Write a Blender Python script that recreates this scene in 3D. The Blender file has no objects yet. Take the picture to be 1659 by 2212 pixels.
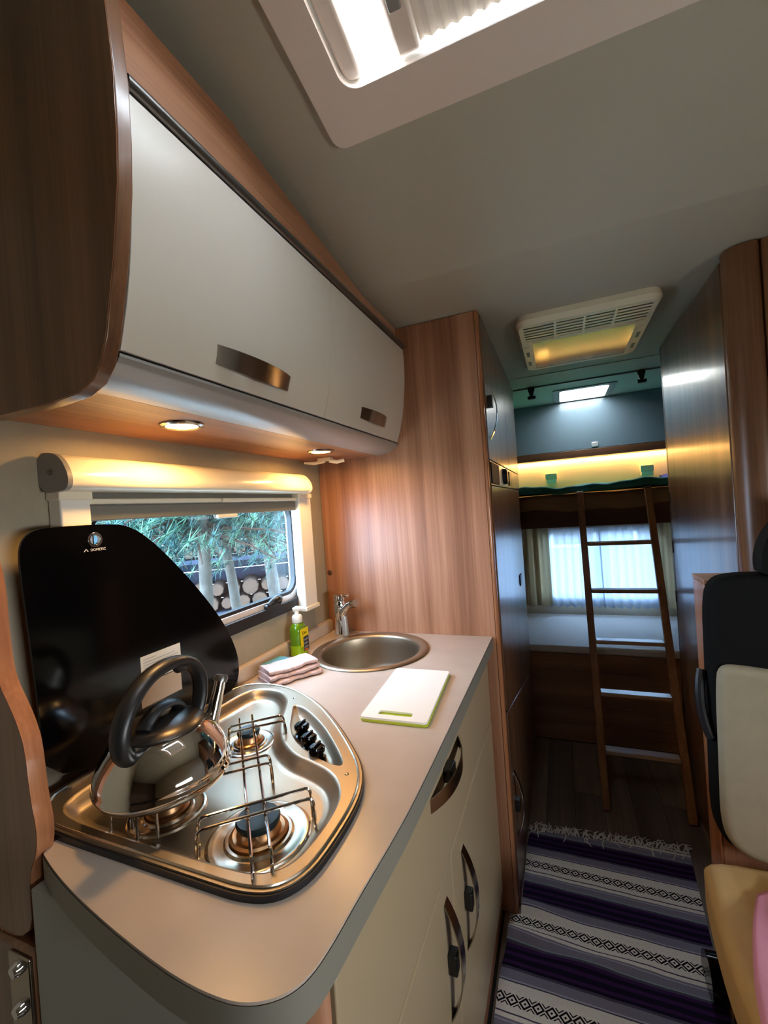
import bpy, math, random
from mathutils import Vector, Matrix
from mathutils.geometry import tessellate_polygon

random.seed(7)
SC = bpy.context.scene
COL = SC.collection

# ------------------------------------------------------------------ camera, world, light, exposure
cam_d = bpy.data.cameras.new('camera')
cam = bpy.data.objects.new('camera', cam_d)
COL.objects.link(cam)
cam_d.sensor_fit = 'HORIZONTAL'
cam_d.sensor_width = 36.0
cam_d.lens = 36.0 * 942.57 / 1659.0
cam_d.clip_start = 0.02
cr = Vector((0.925665, 0.371661, -0.070802))
cu = Vector((0.063019, 0.033064, 0.997465))
cf = Vector((-0.373059, 0.927780, -0.007184))
cam.matrix_world = Matrix(((cr.x, cu.x, -cf.x, 0.0), (cr.y, cu.y, -cf.y, 0.0), (cr.z, cu.z, -cf.z, 1.38), (0, 0, 0, 1)))
SC.camera = cam

world = bpy.data.worlds.new('overcast_sky')
SC.world = world
world.use_nodes = True
wn = world.node_tree.nodes
wn['Background'].inputs[0].default_value = (0.92, 0.965, 1.0, 1)
wn['Background'].inputs[1].default_value = 7.0

SC.view_settings.view_transform = 'Standard'
SC.view_settings.look = 'None'
SC.view_settings.exposure = 2.1
SC.view_settings.gamma = 1.0
SC.view_settings.use_curve_mapping = False
SC.cycles.use_denoising = True
SC.cycles.max_bounces = 10
SC.cycles.diffuse_bounces = 6
SC.cycles.glossy_bounces = 5
SC.cycles.transparent_max_bounces = 16
SC.cycles.caustics_reflective = False
SC.cycles.caustics_refractive = False
SC.cycles.sample_clamp_indirect = 6.0


def portal(name, loc, rot, sx, sy):
    d = bpy.data.lights.new(name, 'AREA')
    d.shape = 'RECTANGLE'
    d.size, d.size_y = sx, sy
    d.cycles.is_portal = True
    o = bpy.data.objects.new(name, d)
    o.location, o.rotation_euler = loc, rot
    COL.objects.link(o)


PI = math.pi
SLOPE = 0.19525            # the front part of the ceiling rises towards the cab
YC, ZC = 1.197, 2.015      # crease and height of the level ceiling
XW, YP, ZW = -0.85, 1.47, 0.93   # outer wall, tall side panel, worktop
portal('portal_kitchen_window', (-0.875, 0.91, 1.265), (0, -PI / 2, 0), 0.36, 0.78)
portal('portal_dinette_window', (1.325, 0.025, 1.15), (0, PI / 2, 0), 0.26, 0.95)
portal('portal_rear_window', (0.25, 3.395, 0.88), (PI / 2, 0, 0), 0.74, 0.5)
portal('portal_roof_window', (0.02, 0.40, ZC + SLOPE * (YC - 0.40) + 0.10), (-math.atan(SLOPE), 0, 0), 0.62, 0.62)
portal('portal_rear_roof_window', (0.18, 3.02, ZC + 0.07), (0, 0, 0), 0.30, 0.34)


# ------------------------------------------------------------------ helpers
def lin(c):
    return tuple((v / 255 / 12.92) if v / 255 <= 0.04045 else ((v / 255 + 0.055) / 1.055) ** 2.4 for v in c) + (1.0,)


class MB:
    def __init__(s):
        s.v, s.f = [], []

    def add(s, vs, fs):
        b = len(s.v)
        s.v += [tuple(v) for v in vs]
        s.f += [tuple(b + i for i in f) for f in fs]
        return s

    def box(s, x0, x1, y0, y1, z0, z1):
        return s.add([(x0, y0, z0), (x1, y0, z0), (x1, y1, z0), (x0, y1, z0), (x0, y0, z1), (x1, y0, z1), (x1, y1, z1), (x0, y1, z1)],
                     [(0, 3, 2, 1), (4, 5, 6, 7), (0, 1, 5, 4), (1, 2, 6, 5), (2, 3, 7, 6), (3, 0, 4, 7)])

    def plate(s, outer, holes, O, U, V, t):
        """A flat sheet with holes: its face lies at O + u U + v V, its back t behind (against U x V)."""
        O, U, V = Vector(O), Vector(U), Vector(V)
        N = U.cross(V).normalized()

        def area(p):
            return sum(p[i][0] * p[(i + 1) % len(p)][1] - p[(i + 1) % len(p)][0] * p[i][1] for i in range(len(p)))
        loops = [outer if area(outer) > 0 else outer[::-1]] + [h if area(h) < 0 else h[::-1] for h in holes]
        flat = [p for l in loops for p in l]
        tri = tessellate_polygon([[Vector((p[0], p[1], 0)) for p in l] for l in loops])
        n = len(flat)
        vs = [O + U * p[0] + V * p[1] for p in flat]
        vs += [v - N * t for v in vs]
        fs = []
        for a, b, c in tri:
            pa, pb, pc = flat[a], flat[b], flat[c]
            cr_ = (pb[0] - pa[0]) * (pc[1] - pa[1]) - (pb[1] - pa[1]) * (pc[0] - pa[0])
            if cr_ < 0:
                a, b, c = a, c, b
            fs.append((a, b, c))
            fs.append((a + n, c + n, b + n))
        k = 0
        for l in loops:
            m = len(l)
            for i in range(m):
                j = (i + 1) % m
                fs.append((k + i, k + i + n, k + j + n, k + j))
            k += m
        return s.add(vs, fs)

    def loft(s, rings, close=True, cap0=False, cap1=False):
        m = len(rings[0])
        vs = [v for r in rings for v in r]
        fs = []
        for k in range(len(rings) - 1):
            for i in range(m if close else m - 1):
                j = (i + 1) % m
                fs.append((k * m + i, k * m + j, (k + 1) * m + j, (k + 1) * m + i))
        if cap0:
            fs.append(tuple(range(m))[::-1])
        if cap1:
            fs.append(tuple((len(rings) - 1) * m + i for i in range(m)))
        return s.add(vs, fs)

    def lathe(s, prof, c, n=32, axis=None, start=0.0, caps=True):
        c = Vector(c)
        ax = Vector(axis or (0, 0, 1)).normalized()
        t = Vector((1, 0, 0)) if abs(ax.x) < 0.9 else Vector((0, 1, 0))
        e1 = (t - ax * t.dot(ax)).normalized()
        e2 = ax.cross(e1)
        rings = [[c + ax * h + (e1 * math.cos(2 * PI * i / n + start) + e2 * math.sin(2 * PI * i / n + start)) * max(r, 1e-5) for i in range(n)] for r, h in prof]
        return s.loft(rings, True, caps and prof[0][0] > 1e-4, caps and prof[-1][0] > 1e-4)

    def tube(s, path, r, n=8, cap=True, flat=None, up=None):
        """Sweep a circle (or an ellipse r x flat) along a path; r may be a list."""
        P = [Vector(p) for p in path]
        rings = []
        prev = None
        for i, p in enumerate(P):
            a = P[max(i - 1, 0)]
            b = P[min(i + 1, len(P) - 1)]
            d = (b - a).normalized()
            if up is not None:
                e1 = Vector(up)
            elif prev is None:
                e1 = Vector((0, 0, 1)) if abs(d.z) < 0.9 else Vector((1, 0, 0))
            else:
                e1 = prev
            e1 = (e1 - d * e1.dot(d)).normalized()
            prev = e1
            e2 = d.cross(e1)
            ri = r[i] if isinstance(r, (list, tuple)) else r
            rf = ri if flat is None else (flat[i] if isinstance(flat, (list, tuple)) else flat)
            rings.append([p + e1 * ri * math.cos(2 * PI * k / n) + e2 * rf * math.sin(2 * PI * k / n) for k in range(n)])
        return s.loft(rings, True, cap, cap)

    def grid(s, fn, nu, nv):
        vs = [fn(i / nu, j / nv) for j in range(nv + 1) for i in range(nu + 1)]
        fs = [(j * (nu + 1) + i, j * (nu + 1) + i + 1, (j + 1) * (nu + 1) + i + 1, (j + 1) * (nu + 1) + i) for j in range(nv) for i in range(nu)]
        return s.add(vs, fs)


def smooth(pts, n=2, closed=True):
    for _ in range(n):
        out = []
        m = len(pts)
        rng = range(m) if closed else range(m - 1)
        if not closed:
            out.append(pts[0])
        for i in rng:
            a, b = pts[i], pts[(i + 1) % m]
            out.append(tuple(a[k] * .75 + b[k] * .25 for k in range(len(a))))
            out.append(tuple(a[k] * .25 + b[k] * .75 for k in range(len(a))))
        if not closed:
            out.append(pts[-1])
        pts = out
    return pts


def rrect(x0, y0, x1, y1, r, n=6):
    out = []
    for cx, cy, a0 in ((x1 - r, y1 - r, 0), (x0 + r, y1 - r, 90), (x0 + r, y0 + r, 180), (x1 - r, y0 + r, 270)):
        for i in range(n + 1):
            a = math.radians(a0 + 90 * i / n)
            out.append((cx + r * math.cos(a), cy + r * math.sin(a)))
    return out


def circle(cx, cy, r, n=32):
    return [(cx + r * math.cos(2 * PI * i / n), cy + r * math.sin(2 * PI * i / n)) for i in range(n)]


def inset(loop, d):
    """Offset a closed counter-clockwise loop inwards."""
    a = sum(loop[i][0] * loop[(i + 1) % len(loop)][1] - loop[(i + 1) % len(loop)][0] * loop[i][1] for i in range(len(loop)))
    sg = 1 if a > 0 else -1
    out = []
    m = len(loop)
    for i in range(m):
        p0, p1, p2 = Vector(loop[i - 1]), Vector(loop[i]), Vector(loop[(i + 1) % m])
        d1 = (p1 - p0).normalized()
        d2 = (p2 - p1).normalized()
        n1 = Vector((-d1.y, d1.x)) * sg
        n2 = Vector((-d2.y, d2.x)) * sg
        nn = (n1 + n2)
        nn = nn / max(nn.length_squared / 2, 0.6) if nn.length > 0 else n1
        q = p1 + nn * d
        out.append((q.x, q.y))
    return out


def obj(name, mb, m, parent=None, bevel=0.0, seg=2, loc=None, angle=35, flat=False, sub=0):
    me = bpy.data.meshes.new(name)
    me.from_pydata(mb.v, [], mb.f)
    me.validate()
    me.update()
    if m:
        me.materials.append(m)
    if not flat:
        me.shade_smooth()
        me.set_sharp_from_angle(angle=math.radians(angle))
    o = bpy.data.objects.new(name, me)
    COL.objects.link(o)
    if loc:
        o.location = loc
    if parent:
        attach(o, parent)
    if bevel:
        b = o.modifiers.new('bevel', 'BEVEL')
        b.width, b.segments = bevel, seg
        b.limit_method = 'ANGLE'
        b.angle_limit = math.radians(40)
    if sub:
        b = o.modifiers.new('sub', 'SUBSURF')
        b.levels = b.render_levels = sub
    return o


def attach(o, p):
    o.parent = p
    m = Matrix.Identity(4)
    q = p
    while q:
        m = Matrix.Translation(q.location) @ m
        q = q.parent
    if p.type == 'EMPTY':
        o.matrix_parent_inverse = Matrix.Translation(-Vector(p.location))
    elif Vector(p.location).length > 0:
        o.matrix_parent_inverse = Matrix.Translation(-Vector(p.location))


def tag(o, label, cat, group=None, kind=None):
    if label:
        o['label'] = label
    if cat:
        o['category'] = cat
    if group:
        o['group'] = group
    if kind:
        o['kind'] = kind
    return o


def thing(name, label, cat, loc=(0, 0, 0), group=None):
    o = bpy.data.objects.new(name, None)
    o.empty_display_size = 0.05
    o.location = loc
    COL.objects.link(o)
    return tag(o, label, cat, group)


def struct(name, mb, m, **k):
    return tag(obj(name, mb, m, **k), None, None, None, 'structure')


def copy_piece(src, parent, loc):
    c = src.copy()
    COL.objects.link(c)
    c.location = loc
    return c


# ------------------------------------------------------------------ materials
def mat(name, col, rough=0.5, metal=0.0, bump=0.0, bscale=200.0, vary=0.0, vscale=6.0, coat=0.0, emit=None, estr=0.0, aniso=None, spec=0.5):
    m = bpy.data.materials.new(name)
    m.use_nodes = True
    nt = m.node_tree
    b = nt.nodes['Principled BSDF']
    c = lin(col)
    b.inputs['Base Color'].default_value = c
    b.inputs['Roughness'].default_value = rough
    b.inputs['Metallic'].default_value = metal
    b.inputs['Coat Weight'].default_value = coat
    b.inputs['Specular IOR Level'].default_value = spec
    if emit:
        b.inputs['Emission Color'].default_value = lin(emit)
        b.inputs['Emission Strength'].default_value = estr
    tc = nt.nodes.new('ShaderNodeTexCoord')
    if vary:
        n = nt.nodes.new('ShaderNodeTexNoise')
        n.inputs['Scale'].default_value = vscale
        n.inputs['Detail'].default_value = 6
        nt.links.new(tc.outputs['Object'], n.inputs['Vector'])
        r = nt.nodes.new('ShaderNodeValToRGB')
        r.color_ramp.elements[0].position, r.color_ramp.elements[1].position = 0.3, 0.7
        r.color_ramp.elements[0].color = tuple(x * (1 - vary) for x in c[:3]) + (1,)
        r.color_ramp.elements[1].color = tuple(min(1, x * (1 + vary)) for x in c[:3]) + (1,)
        nt.links.new(n.outputs['Fac'], r.inputs['Fac'])
        nt.links.new(r.outputs['Color'], b.inputs['Base Color'])
    if bump or aniso:
        n = nt.nodes.new('ShaderNodeTexNoise')
        n.inputs['Scale'].default_value = bscale
        n.inputs['Detail'].default_value = 4
        if aniso:
            mp = nt.nodes.new('ShaderNodeMapping')
            mp.inputs['Scale'].default_value = aniso
            nt.links.new(tc.outputs['Object'], mp.inputs['Vector'])
            nt.links.new(mp.outputs['Vector'], n.inputs['Vector'])
        else:
            nt.links.new(tc.outputs['Object'], n.inputs['Vector'])
        bp = nt.nodes.new('ShaderNodeBump')
        bp.inputs['Strength'].default_value = bump
        bp.inputs['Distance'].default_value = 0.002
        nt.links.new(n.outputs['Fac'], bp.inputs['Height'])
        nt.links.new(bp.outputs['Normal'], b.inputs['Normal'])
    return m


def wood(name, dark, mid, light, scale=(38, 38, 0.9), rough=0.38, coat=0.0, seed=0.0):
    """Striped laminate: broad tone bands plus fine fibre lines along the axis with the smallest scale."""
    m = bpy.data.materials.new(name)
    m.use_nodes = True
    nt = m.node_tree
    b = nt.nodes['Principled BSDF']
    b.inputs['Roughness'].default_value = rough
    b.inputs['Coat Weight'].default_value = coat
    b.inputs['Coat Roughness'].default_value = 0.12
    tc = nt.nodes.new('ShaderNodeTexCoord')
    mp = nt.nodes.new('ShaderNodeMapping')
    mp.inputs['Scale'].default_value = scale
    mp.inputs['Location'].default_value = (seed, seed * 1.7, seed * 0.3)
    nt.links.new(tc.outputs['Object'], mp.inputs['Vector'])
    n1 = nt.nodes.new('ShaderNodeTexNoise')
    n1.inputs['Scale'].default_value = 0.45
    n1.inputs['Detail'].default_value = 3
    n1.inputs['Roughness'].default_value = 0.55
    nt.links.new(mp.outputs['Vector'], n1.inputs['Vector'])
    n2 = nt.nodes.new('ShaderNodeTexNoise')
    n2.inputs['Scale'].default_value = 5.0
    n2.inputs['Detail'].default_value = 4
    nt.links.new(mp.outputs['Vector'], n2.inputs['Vector'])
    mx = nt.nodes.new('ShaderNodeMix')
    mx.inputs[0].default_value = 0.28
    nt.links.new(n1.outputs['Fac'], mx.inputs[2])
    nt.links.new(n2.outputs['Fac'], mx.inputs[3])
    r = nt.nodes.new('ShaderNodeValToRGB')
    e = r.color_ramp.elements
    e[0].position, e[0].color = 0.36, lin(dark)
    e[1].position, e[1].color = 0.64, lin(light)
    k = e.new(0.5)
    k.color = lin(mid)
    nt.links.new(mx.outputs[0], r.inputs['Fac'])
    nt.links.new(r.outputs['Color'], b.inputs['Base Color'])
    bp = nt.nodes.new('ShaderNodeBump')
    bp.inputs['Strength'].default_value = 0.06
    bp.inputs['Distance'].default_value = 0.001
    nt.links.new(n2.outputs['Fac'], bp.inputs['Height'])
    nt.links.new(bp.outputs['Normal'], b.inputs['Normal'])
    return m


def clear(name, tint, refl=0.06, rough=0.02):
    m = bpy.data.materials.new(name)
    m.use_nodes = True
    nt = m.node_tree
    nt.nodes.clear()
    out = nt.nodes.new('ShaderNodeOutputMaterial')
    t = nt.nodes.new('ShaderNodeBsdfTransparent')
    t.inputs[0].default_value = tint + (1,)
    g = nt.nodes.new('ShaderNodeBsdfGlossy')
    g.inputs['Roughness'].default_value = rough
    mx = nt.nodes.new('ShaderNodeMixShader')
    mx.inputs[0].default_value = refl
    nt.links.new(t.outputs[0], mx.inputs[1])
    nt.links.new(g.outputs[0], mx.inputs[2])
    nt.links.new(mx.outputs[0], out.inputs[0])
    return m


def sheer(name, col, through, back=0.5, weave=0.0):
    """Thin cloth: part of the light passes straight through, the rest is scattered to both sides."""
    m = bpy.data.materials.new(name)
    m.use_nodes = True
    nt = m.node_tree
    nt.nodes.clear()
    out = nt.nodes.new('ShaderNodeOutputMaterial')
    d = nt.nodes.new('ShaderNodeBsdfDiffuse')
    d.inputs[0].default_value = lin(col)
    l = nt.nodes.new('ShaderNodeBsdfTranslucent')
    l.inputs[0].default_value = lin(col)
    t = nt.nodes.new('ShaderNodeBsdfTransparent')
    a = nt.nodes.new('ShaderNodeMixShader')
    a.inputs[0].default_value = back
    nt.links.new(d.outputs[0], a.inputs[1])
    nt.links.new(l.outputs[0], a.inputs[2])
    b = nt.nodes.new('ShaderNodeMixShader')
    b.inputs[0].default_value = through
    nt.links.new(a.outputs[0], b.inputs[1])
    nt.links.new(t.outputs[0], b.inputs[2])
    nt.links.new(b.outputs[0], out.inputs[0])
    return m


def glow(name, col, strength):
    m = bpy.data.materials.new(name)
    m.use_nodes = True
    nt = m.node_tree
    nt.nodes.clear()
    out = nt.nodes.new('ShaderNodeOutputMaterial')
    e = nt.nodes.new('ShaderNodeEmission')
    e.inputs[0].default_value = lin(col)
    e.inputs[1].default_value = strength
    nt.links.new(e.outputs[0], out.inputs[0])
    return m


WD, WM, WL = (138, 93, 66), (166, 116, 86), (188, 139, 108)
M = dict(
    wood_z=wood('striped_wood_upright', WD, WM, WL),
    wood_y=wood('striped_wood_lengthwise', WD, WM, WL, scale=(38, 0.9, 38)),
    wood_x=wood('striped_wood_crosswise', WD, WM, WL, scale=(0.9, 38, 38)),
    wood_edge=wood('wood_edge_band', (150, 96, 62), (170, 112, 76), (186, 128, 92), rough=0.25, coat=0.3),
    wood_gloss=wood('glossy_brown_wood', (92, 62, 42), (116, 80, 54), (136, 96, 68), rough=0.3, coat=0.35, seed=3),
    wood_shaded=wood('striped_wood_shaded', (92, 58, 36), (118, 78, 50), (142, 98, 66), rough=0.4, seed=6),  # darker wood for post and near wall; their weak light put into the colour
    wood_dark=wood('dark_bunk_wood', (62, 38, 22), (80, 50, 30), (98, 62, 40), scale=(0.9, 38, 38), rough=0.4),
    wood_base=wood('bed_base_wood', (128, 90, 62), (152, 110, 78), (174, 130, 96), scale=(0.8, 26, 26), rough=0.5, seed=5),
    ladder=wood('ladder_wood', (120, 78, 46), (146, 100, 62), (170, 122, 82), scale=(30, 30, 1), rough=0.35, seed=2),
    rung=wood('ladder_rung_wood', (150, 118, 88), (172, 142, 112), (192, 164, 136), scale=(1, 30, 30), rough=0.28, coat=0.4, seed=4),
    ceiling=mat('ceiling_vinyl', (190, 187, 172), 0.6, bump=0.08, bscale=600),
    wall=mat('wall_vinyl', (156, 144, 122), 0.55, bump=0.25, bscale=90, vary=0.05, vscale=20),
    wall_plain=mat('wall_beige', (196, 184, 164), 0.7, vary=0.05),
    wall_warm=mat('wall_cream', (226, 214, 190), 0.6, bump=0.05),
    wall_cab=mat('cab_cloth', (92, 70, 54), 0.85, vary=0.15),
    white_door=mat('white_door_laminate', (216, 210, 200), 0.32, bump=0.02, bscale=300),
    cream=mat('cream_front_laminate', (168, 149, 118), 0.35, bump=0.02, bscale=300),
    grey_rail=mat('grey_aluminium_rail', (120, 118, 114), 0.32, 0.85),
    grey_fascia=mat('silver_grey_fascia', (168, 168, 166), 0.3, 0.25),
    black=mat('black_plastic', (16, 16, 17), 0.4),
    rubber=mat('black_rubber', (20, 20, 24), 0.45),
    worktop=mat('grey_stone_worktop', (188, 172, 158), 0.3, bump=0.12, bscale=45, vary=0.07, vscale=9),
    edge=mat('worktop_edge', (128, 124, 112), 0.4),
    steel=mat('polished_steel', (200, 188, 170), 0.24, 1.0),
    steel_soft=mat('brushed_steel', (166, 152, 132), 0.40, 1.0),
    mirror=mat('mirror_steel', (226, 222, 216), 0.045, 1.0),
    chrome=mat('chrome', (222, 222, 224), 0.08, 1.0),
    nickel=mat('satin_nickel', (168, 158, 146), 0.2, 1.0),
    brass=mat('burner_brass', (176, 136, 98), 0.36, 1.0),
    enamel=mat('burner_cap_enamel', (26, 36, 38), 0.34, spec=0.3),
    glass_black=mat('black_glass', (4, 4, 5), 0.12, spec=0.35),
    bakelite=mat('black_handle', (30, 29, 29), 0.38),
    kettle_lid=mat('dark_kettle_lid', (70, 64, 58), 0.3, 0.6),
    white_plastic=mat('white_plastic', (232, 228, 218), 0.35),
    cream_plastic=mat('cream_plastic', (236, 226, 202), 0.28),
    off_white=mat('offwhite_plastic', (240, 226, 216), 0.4),
    grey_plastic=mat('grey_plastic', (140, 138, 134), 0.4),
    fabric_grey=mat('grey_blind_cloth', (122, 118, 108), 0.8),
    alu=mat('white_aluminium', (226, 228, 232), 0.25, 0.3),
    beige_seat=mat('beige_upholstery', (152, 141, 115), 0.75, bump=0.25, bscale=500, vary=0.04, vscale=30),
    beige_cushion=mat('sand_upholstery', (190, 162, 112), 0.75, bump=0.25, bscale=500, vary=0.04, vscale=30),
    black_seat=mat('black_upholstery', (14, 14, 12), 0.85, bump=0.25, bscale=500, spec=0.15),
    pink=mat('pink_fleece', (214, 150, 182), 0.9, bump=0.5, bscale=300),
    teal=mat('teal_blanket', (44, 126, 124), 0.8, bump=0.3, bscale=120, vary=0.15, vscale=20),
    blue=mat('blue_blanket', (30, 60, 170), 0.8, bump=0.3, bscale=120),
    mattress=mat('pale_mattress', (238, 230, 222), 0.7, bump=0.1, bscale=300),
    mattress_brown=mat('bunk_mattress_cloth', (150, 122, 92), 0.8, bump=0.2, bscale=300),
    locker=mat('locker_bounce_tint', (96, 112, 120), 0.18, coat=0.4),  # white locker; blue-grey bounce from the blankets put into the base colour
    curtain=sheer('beige_curtain', (206, 186, 148), 0.0, 0.5),
    aluminium_mirror=mat('aircon_mirror_panel', (170, 174, 160), 0.1, 0.9),
    towel=mat('pink_towel', (206, 178, 172), 0.95, bump=0.8, bscale=400, vary=0.2, vscale=90),
    sponge=mat('blue_sponge', (96, 164, 182), 0.9, bump=0.6, bscale=300),
    board_white=mat('white_board_plastic', (244, 242, 234), 0.35),
    lime=mat('lime_board_plastic', (176, 190, 48), 0.4),
    yellow=mat('yellow_label', (240, 212, 20), 0.4),
    dark_label=mat('dark_label', (52, 52, 56), 0.4),
    grey_print=mat('grey_print', (150, 150, 150), 0.4),
    orange=mat('orange_print', (226, 96, 40), 0.4),
    soap=mat('green_soap', (150, 186, 20), 0.15, spec=0.6),
    soap_dark=mat('green_bottle', (92, 132, 14), 0.1, spec=0.6),
    ink=mat('black_ink', (10, 10, 10), 0.6, spec=0.1),
    paper=mat('paper_label', (228, 230, 226), 0.5),
    paper_tan=mat('tan_paper_label', (190, 170, 150), 0.5),
    silver_print=mat('silver_print', (220, 220, 220), 0.3),
    fringe=mat('cotton_fringe', (236, 234, 228), 0.9),
    shaded_beige=mat('end_panel_shaded', (150, 150, 140), 0.5),  # beige end panel; its shade is put into this grey
    lamp_warm=glow('warm_downlight_lens', (255, 196, 118), 60.0),
    led_warm=glow('warm_led_strip', (255, 198, 122), 18.0),
    glass=clear('window_acrylic', (0.66, 0.80, 0.94), 0.05),
    dome=clear('roof_acrylic', (0.96, 0.98, 1.0), 0.04),
    sheer=sheer('white_sheer_curtain', (200, 212, 228), 0.07, 0.26),
    pleat=sheer('pleated_blind_cloth', (186, 172, 158), 0.0, 0.02),
    bark=mat('pine_bark', (84, 80, 74), 0.9, bump=0.8, bscale=40, vary=0.3, vscale=15),
    needles=mat('pine_needles', (44, 86, 84), 0.6, vary=0.35, vscale=3),
    needles_light=mat('pale_pine_needles', (96, 140, 116), 0.6, vary=0.3, vscale=4),
    log=mat('log_bark', (60, 45, 34), 0.9, bump=0.7, bscale=30, vary=0.3),
    log_end=mat('log_cut_end', (74, 53, 38), 0.8, vary=0.2, vscale=12),
    shed=mat('blue_grey_boards', (34, 44, 64), 0.8, vary=0.2, vscale=3),
    ground_bounce=mat('bounce_gravel', (186, 178, 164), 0.95, vary=0.15, vscale=2),  # unseen ground, made pale to bounce more daylight up onto the ceilings
    building=mat('pale_render', (120, 134, 154), 0.9),
    plank=wood('floor_plank_vinyl', (112, 96, 80), (134, 116, 98), (154, 136, 116), scale=(26, 0.8, 26), rough=0.5),
    plank_b=wood('floor_plank_vinyl_grey', (96, 84, 74), (118, 104, 92), (136, 122, 108), scale=(26, 0.8, 26), rough=0.5, seed=9),
)
X3, Y3, Z3 = (1, 0, 0), (0, 1, 0), (0, 0, 1)

# ------------------------------------------------------------------ the shell
floor = struct('floor', MB().box(-0.95, 1.35, -2.45, 3.42, -0.05, -0.004), mat('floor_joint', (38, 32, 28), 0.8))
y_rows = [(-0.6, 0.55), (0.553, 1.75), (1.753, 2.63)]
i = 0
for cx in range(7):
    x0 = -0.255 + cx * 0.118
    off = (cx % 3) * 0.27
    for y0, y1 in ((-0.8 + off, 0.42 + off), (0.4225 + off, 1.64 + off), (1.6425 + off, 2.63)):
        y1 = min(y1, 2.628)
        obj('plank', MB().box(x0 + 0.0008, x0 + 0.1172, y0, y1, -0.004, 0.0), M['plank'] if (i * 7 + cx) % 3 else M['plank_b'], floor)
        i += 1

# left wall with the kitchen window
win = rrect(0.55, 1.085, 1.318, 1.455, 0.085, 8)
struct('wall_left', MB().plate([(-2.45, -0.05), (3.42, -0.05), (3.42, 2.06), (YC, 2.06), (-0.25, 2.345), (-2.45, 2.345)], [win], (XW, 0, 0), Y3, Z3, 0.05), M['wall'])
# right wall with the dinette window beyond the frame
struct('wall_right', MB().plate([(-3.42, -0.05), (2.45, -0.05), (2.45, 2.345), (0.25, 2.345), (-YC, 2.06), (-3.42, 2.06)], [rrect(-0.50, 1.02, 0.45, 1.28, 0.08)], (1.3, 0, 0), (0, -1, 0), Z3, 0.05), M['wall_plain'])
rear_win = rrect(-0.12, 0.64, 0.62, 1.13, 0.06)
struct('wall_rear', MB().plate([(-0.95, -0.05), (1.35, -0.05), (1.35, 2.06), (-0.95, 2.06)], [rear_win], (0, 3.37, 0), X3, Z3, 0.05), M['wall_warm'])
struct('wall_front', MB().plate([(-1.35, -0.05), (0.95, -0.05), (0.95, 2.345), (-1.35, 2.345)], [], (0, -2.4, 0), (-1, 0, 0), Z3, 0.05), M['wall_cab'])

# level ceiling at the back, sloping ceiling with the roof window, raised ceiling over the cab
sky2 = rrect(0.045, 2.87, 0.315, 3.18, 0.02)
struct('ceiling', MB().plate([(-0.95, -3.42), (1.35, -3.42), (1.35, -YC), (-0.95, -YC)], [[(x, -y) for x, y in inset(sky2, -0.008)]], (0, 0, ZC), X3, (0, -1, 0), 0.05), M['ceiling'])
cs, sn = 1 / math.sqrt(1 + SLOPE ** 2), SLOPE / math.sqrt(1 + SLOPE ** 2)
SU, SV, SO = Vector((1, 0, 0)), Vector((0, -cs, sn)), Vector((0, YC, ZC))


def sl(x, y):
    return (x, (YC - y) / cs)          # a point of the sloping ceiling given by x and y


hole = [sl(x, y) for x, y in rrect(-0.298, 0.105, 0.33, 0.703, 0.03)]
struct('ceiling_slope', MB().plate([sl(-0.95, YC), sl(1.35, YC), sl(1.35, -0.25), sl(-0.95, -0.25)], [inset(hole, -0.008)], SO, SU, SV, 0.05), M['ceiling'])
zf = ZC + SLOPE * (YC + 0.25)
struct('ceiling_cab', MB().box(-0.95, 1.35, -2.45, -0.25, zf, zf + 0.05), M['ceiling'])
struct('trim_1', MB().box(-0.2, 0.5, 2.412, 2.424, ZC - 0.003, ZC + 0.002), M['ceiling'])

# ------------------------------------------------------------------ roof window over the galley
rw = thing('roof_window', 'large off-white framed roof window with half-drawn pleated blind above the cupboards', 'roof window', (0.02, 0.4, 2.17))
fl_out = [sl(x, y) for x, y in rrect(-0.36, 0.03, 0.40, 0.787, 0.025)]
obj('flange', MB().plate(fl_out, [hole], SO - SU.cross(SV) * -0.010, SU, SV, 0.010), M['off_white'], rw, bevel=0.003)
sh_o = inset(hole, -0.012)
obj('shaft', MB().plate(sh_o, [hole], SO - SU.cross(SV) * 0.0, SU, SV, 0.12), M['white_plastic'], rw)
obj('dome', MB().plate(sh_o, [], SO - SU.cross(SV) * 0.12, SU, SV, 0.006), M['dome'], rw)


def slp(x, y, h):                      # point h above the sloping ceiling plane
    p = sl(x, y)
    return SO + SU * p[0] + SV * p[1] - SU.cross(SV) * h


def slbox(x0, x1, y0, y1, h0, h1):
    c = [slp(x, y, h) for h in (h0, h1) for x, y in ((x0, y0), (x1, y0), (x1, y1), (x0, y1))]
    return MB().add(c, [(0, 3, 2, 1), (4, 5, 6, 7), (0, 1, 5, 4), (1, 2, 6, 5), (2, 3, 7, 6), (3, 0, 4, 7)])


obj('blind_rail', slbox(-0.297, -0.262, 0.106, 0.702, 0.004, 0.03), M['off_white'], rw, bevel=0.008, seg=3)
obj('blind_rail', slbox(0.295, 0.33, 0.106, 0.702, 0.004, 0.03), M['off_white'], rw, bevel=0.008, seg=3)
bar = obj('blind_bar', slbox(-0.200, -0.160, 0.112, 0.700, 0.004, 0.028), M['off_white'], rw, bevel=0.006)
obj('bar_grip', slbox(-0.192, -0.172, 0.54, 0.64, 0.0, 0.006), M['grey_plastic'], bar, bevel=0.002)
npl = 44


def pleat(u, v):
    k = round(u * npl)
    return slp(-0.161 + u * 0.456, 0.112 + v * 0.583, 0.012 + (0.008 if k % 2 else 0.0))


obj('pleated_cloth', MB().grid(pleat, npl, 1), M['pleat'], rw, flat=True)
obj('inner_pane', MB().plate(inset(hole, 0.002), [], SO - SU.cross(SV) * 0.07, SU, SV, 0.003), M['dome'], rw)

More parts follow.
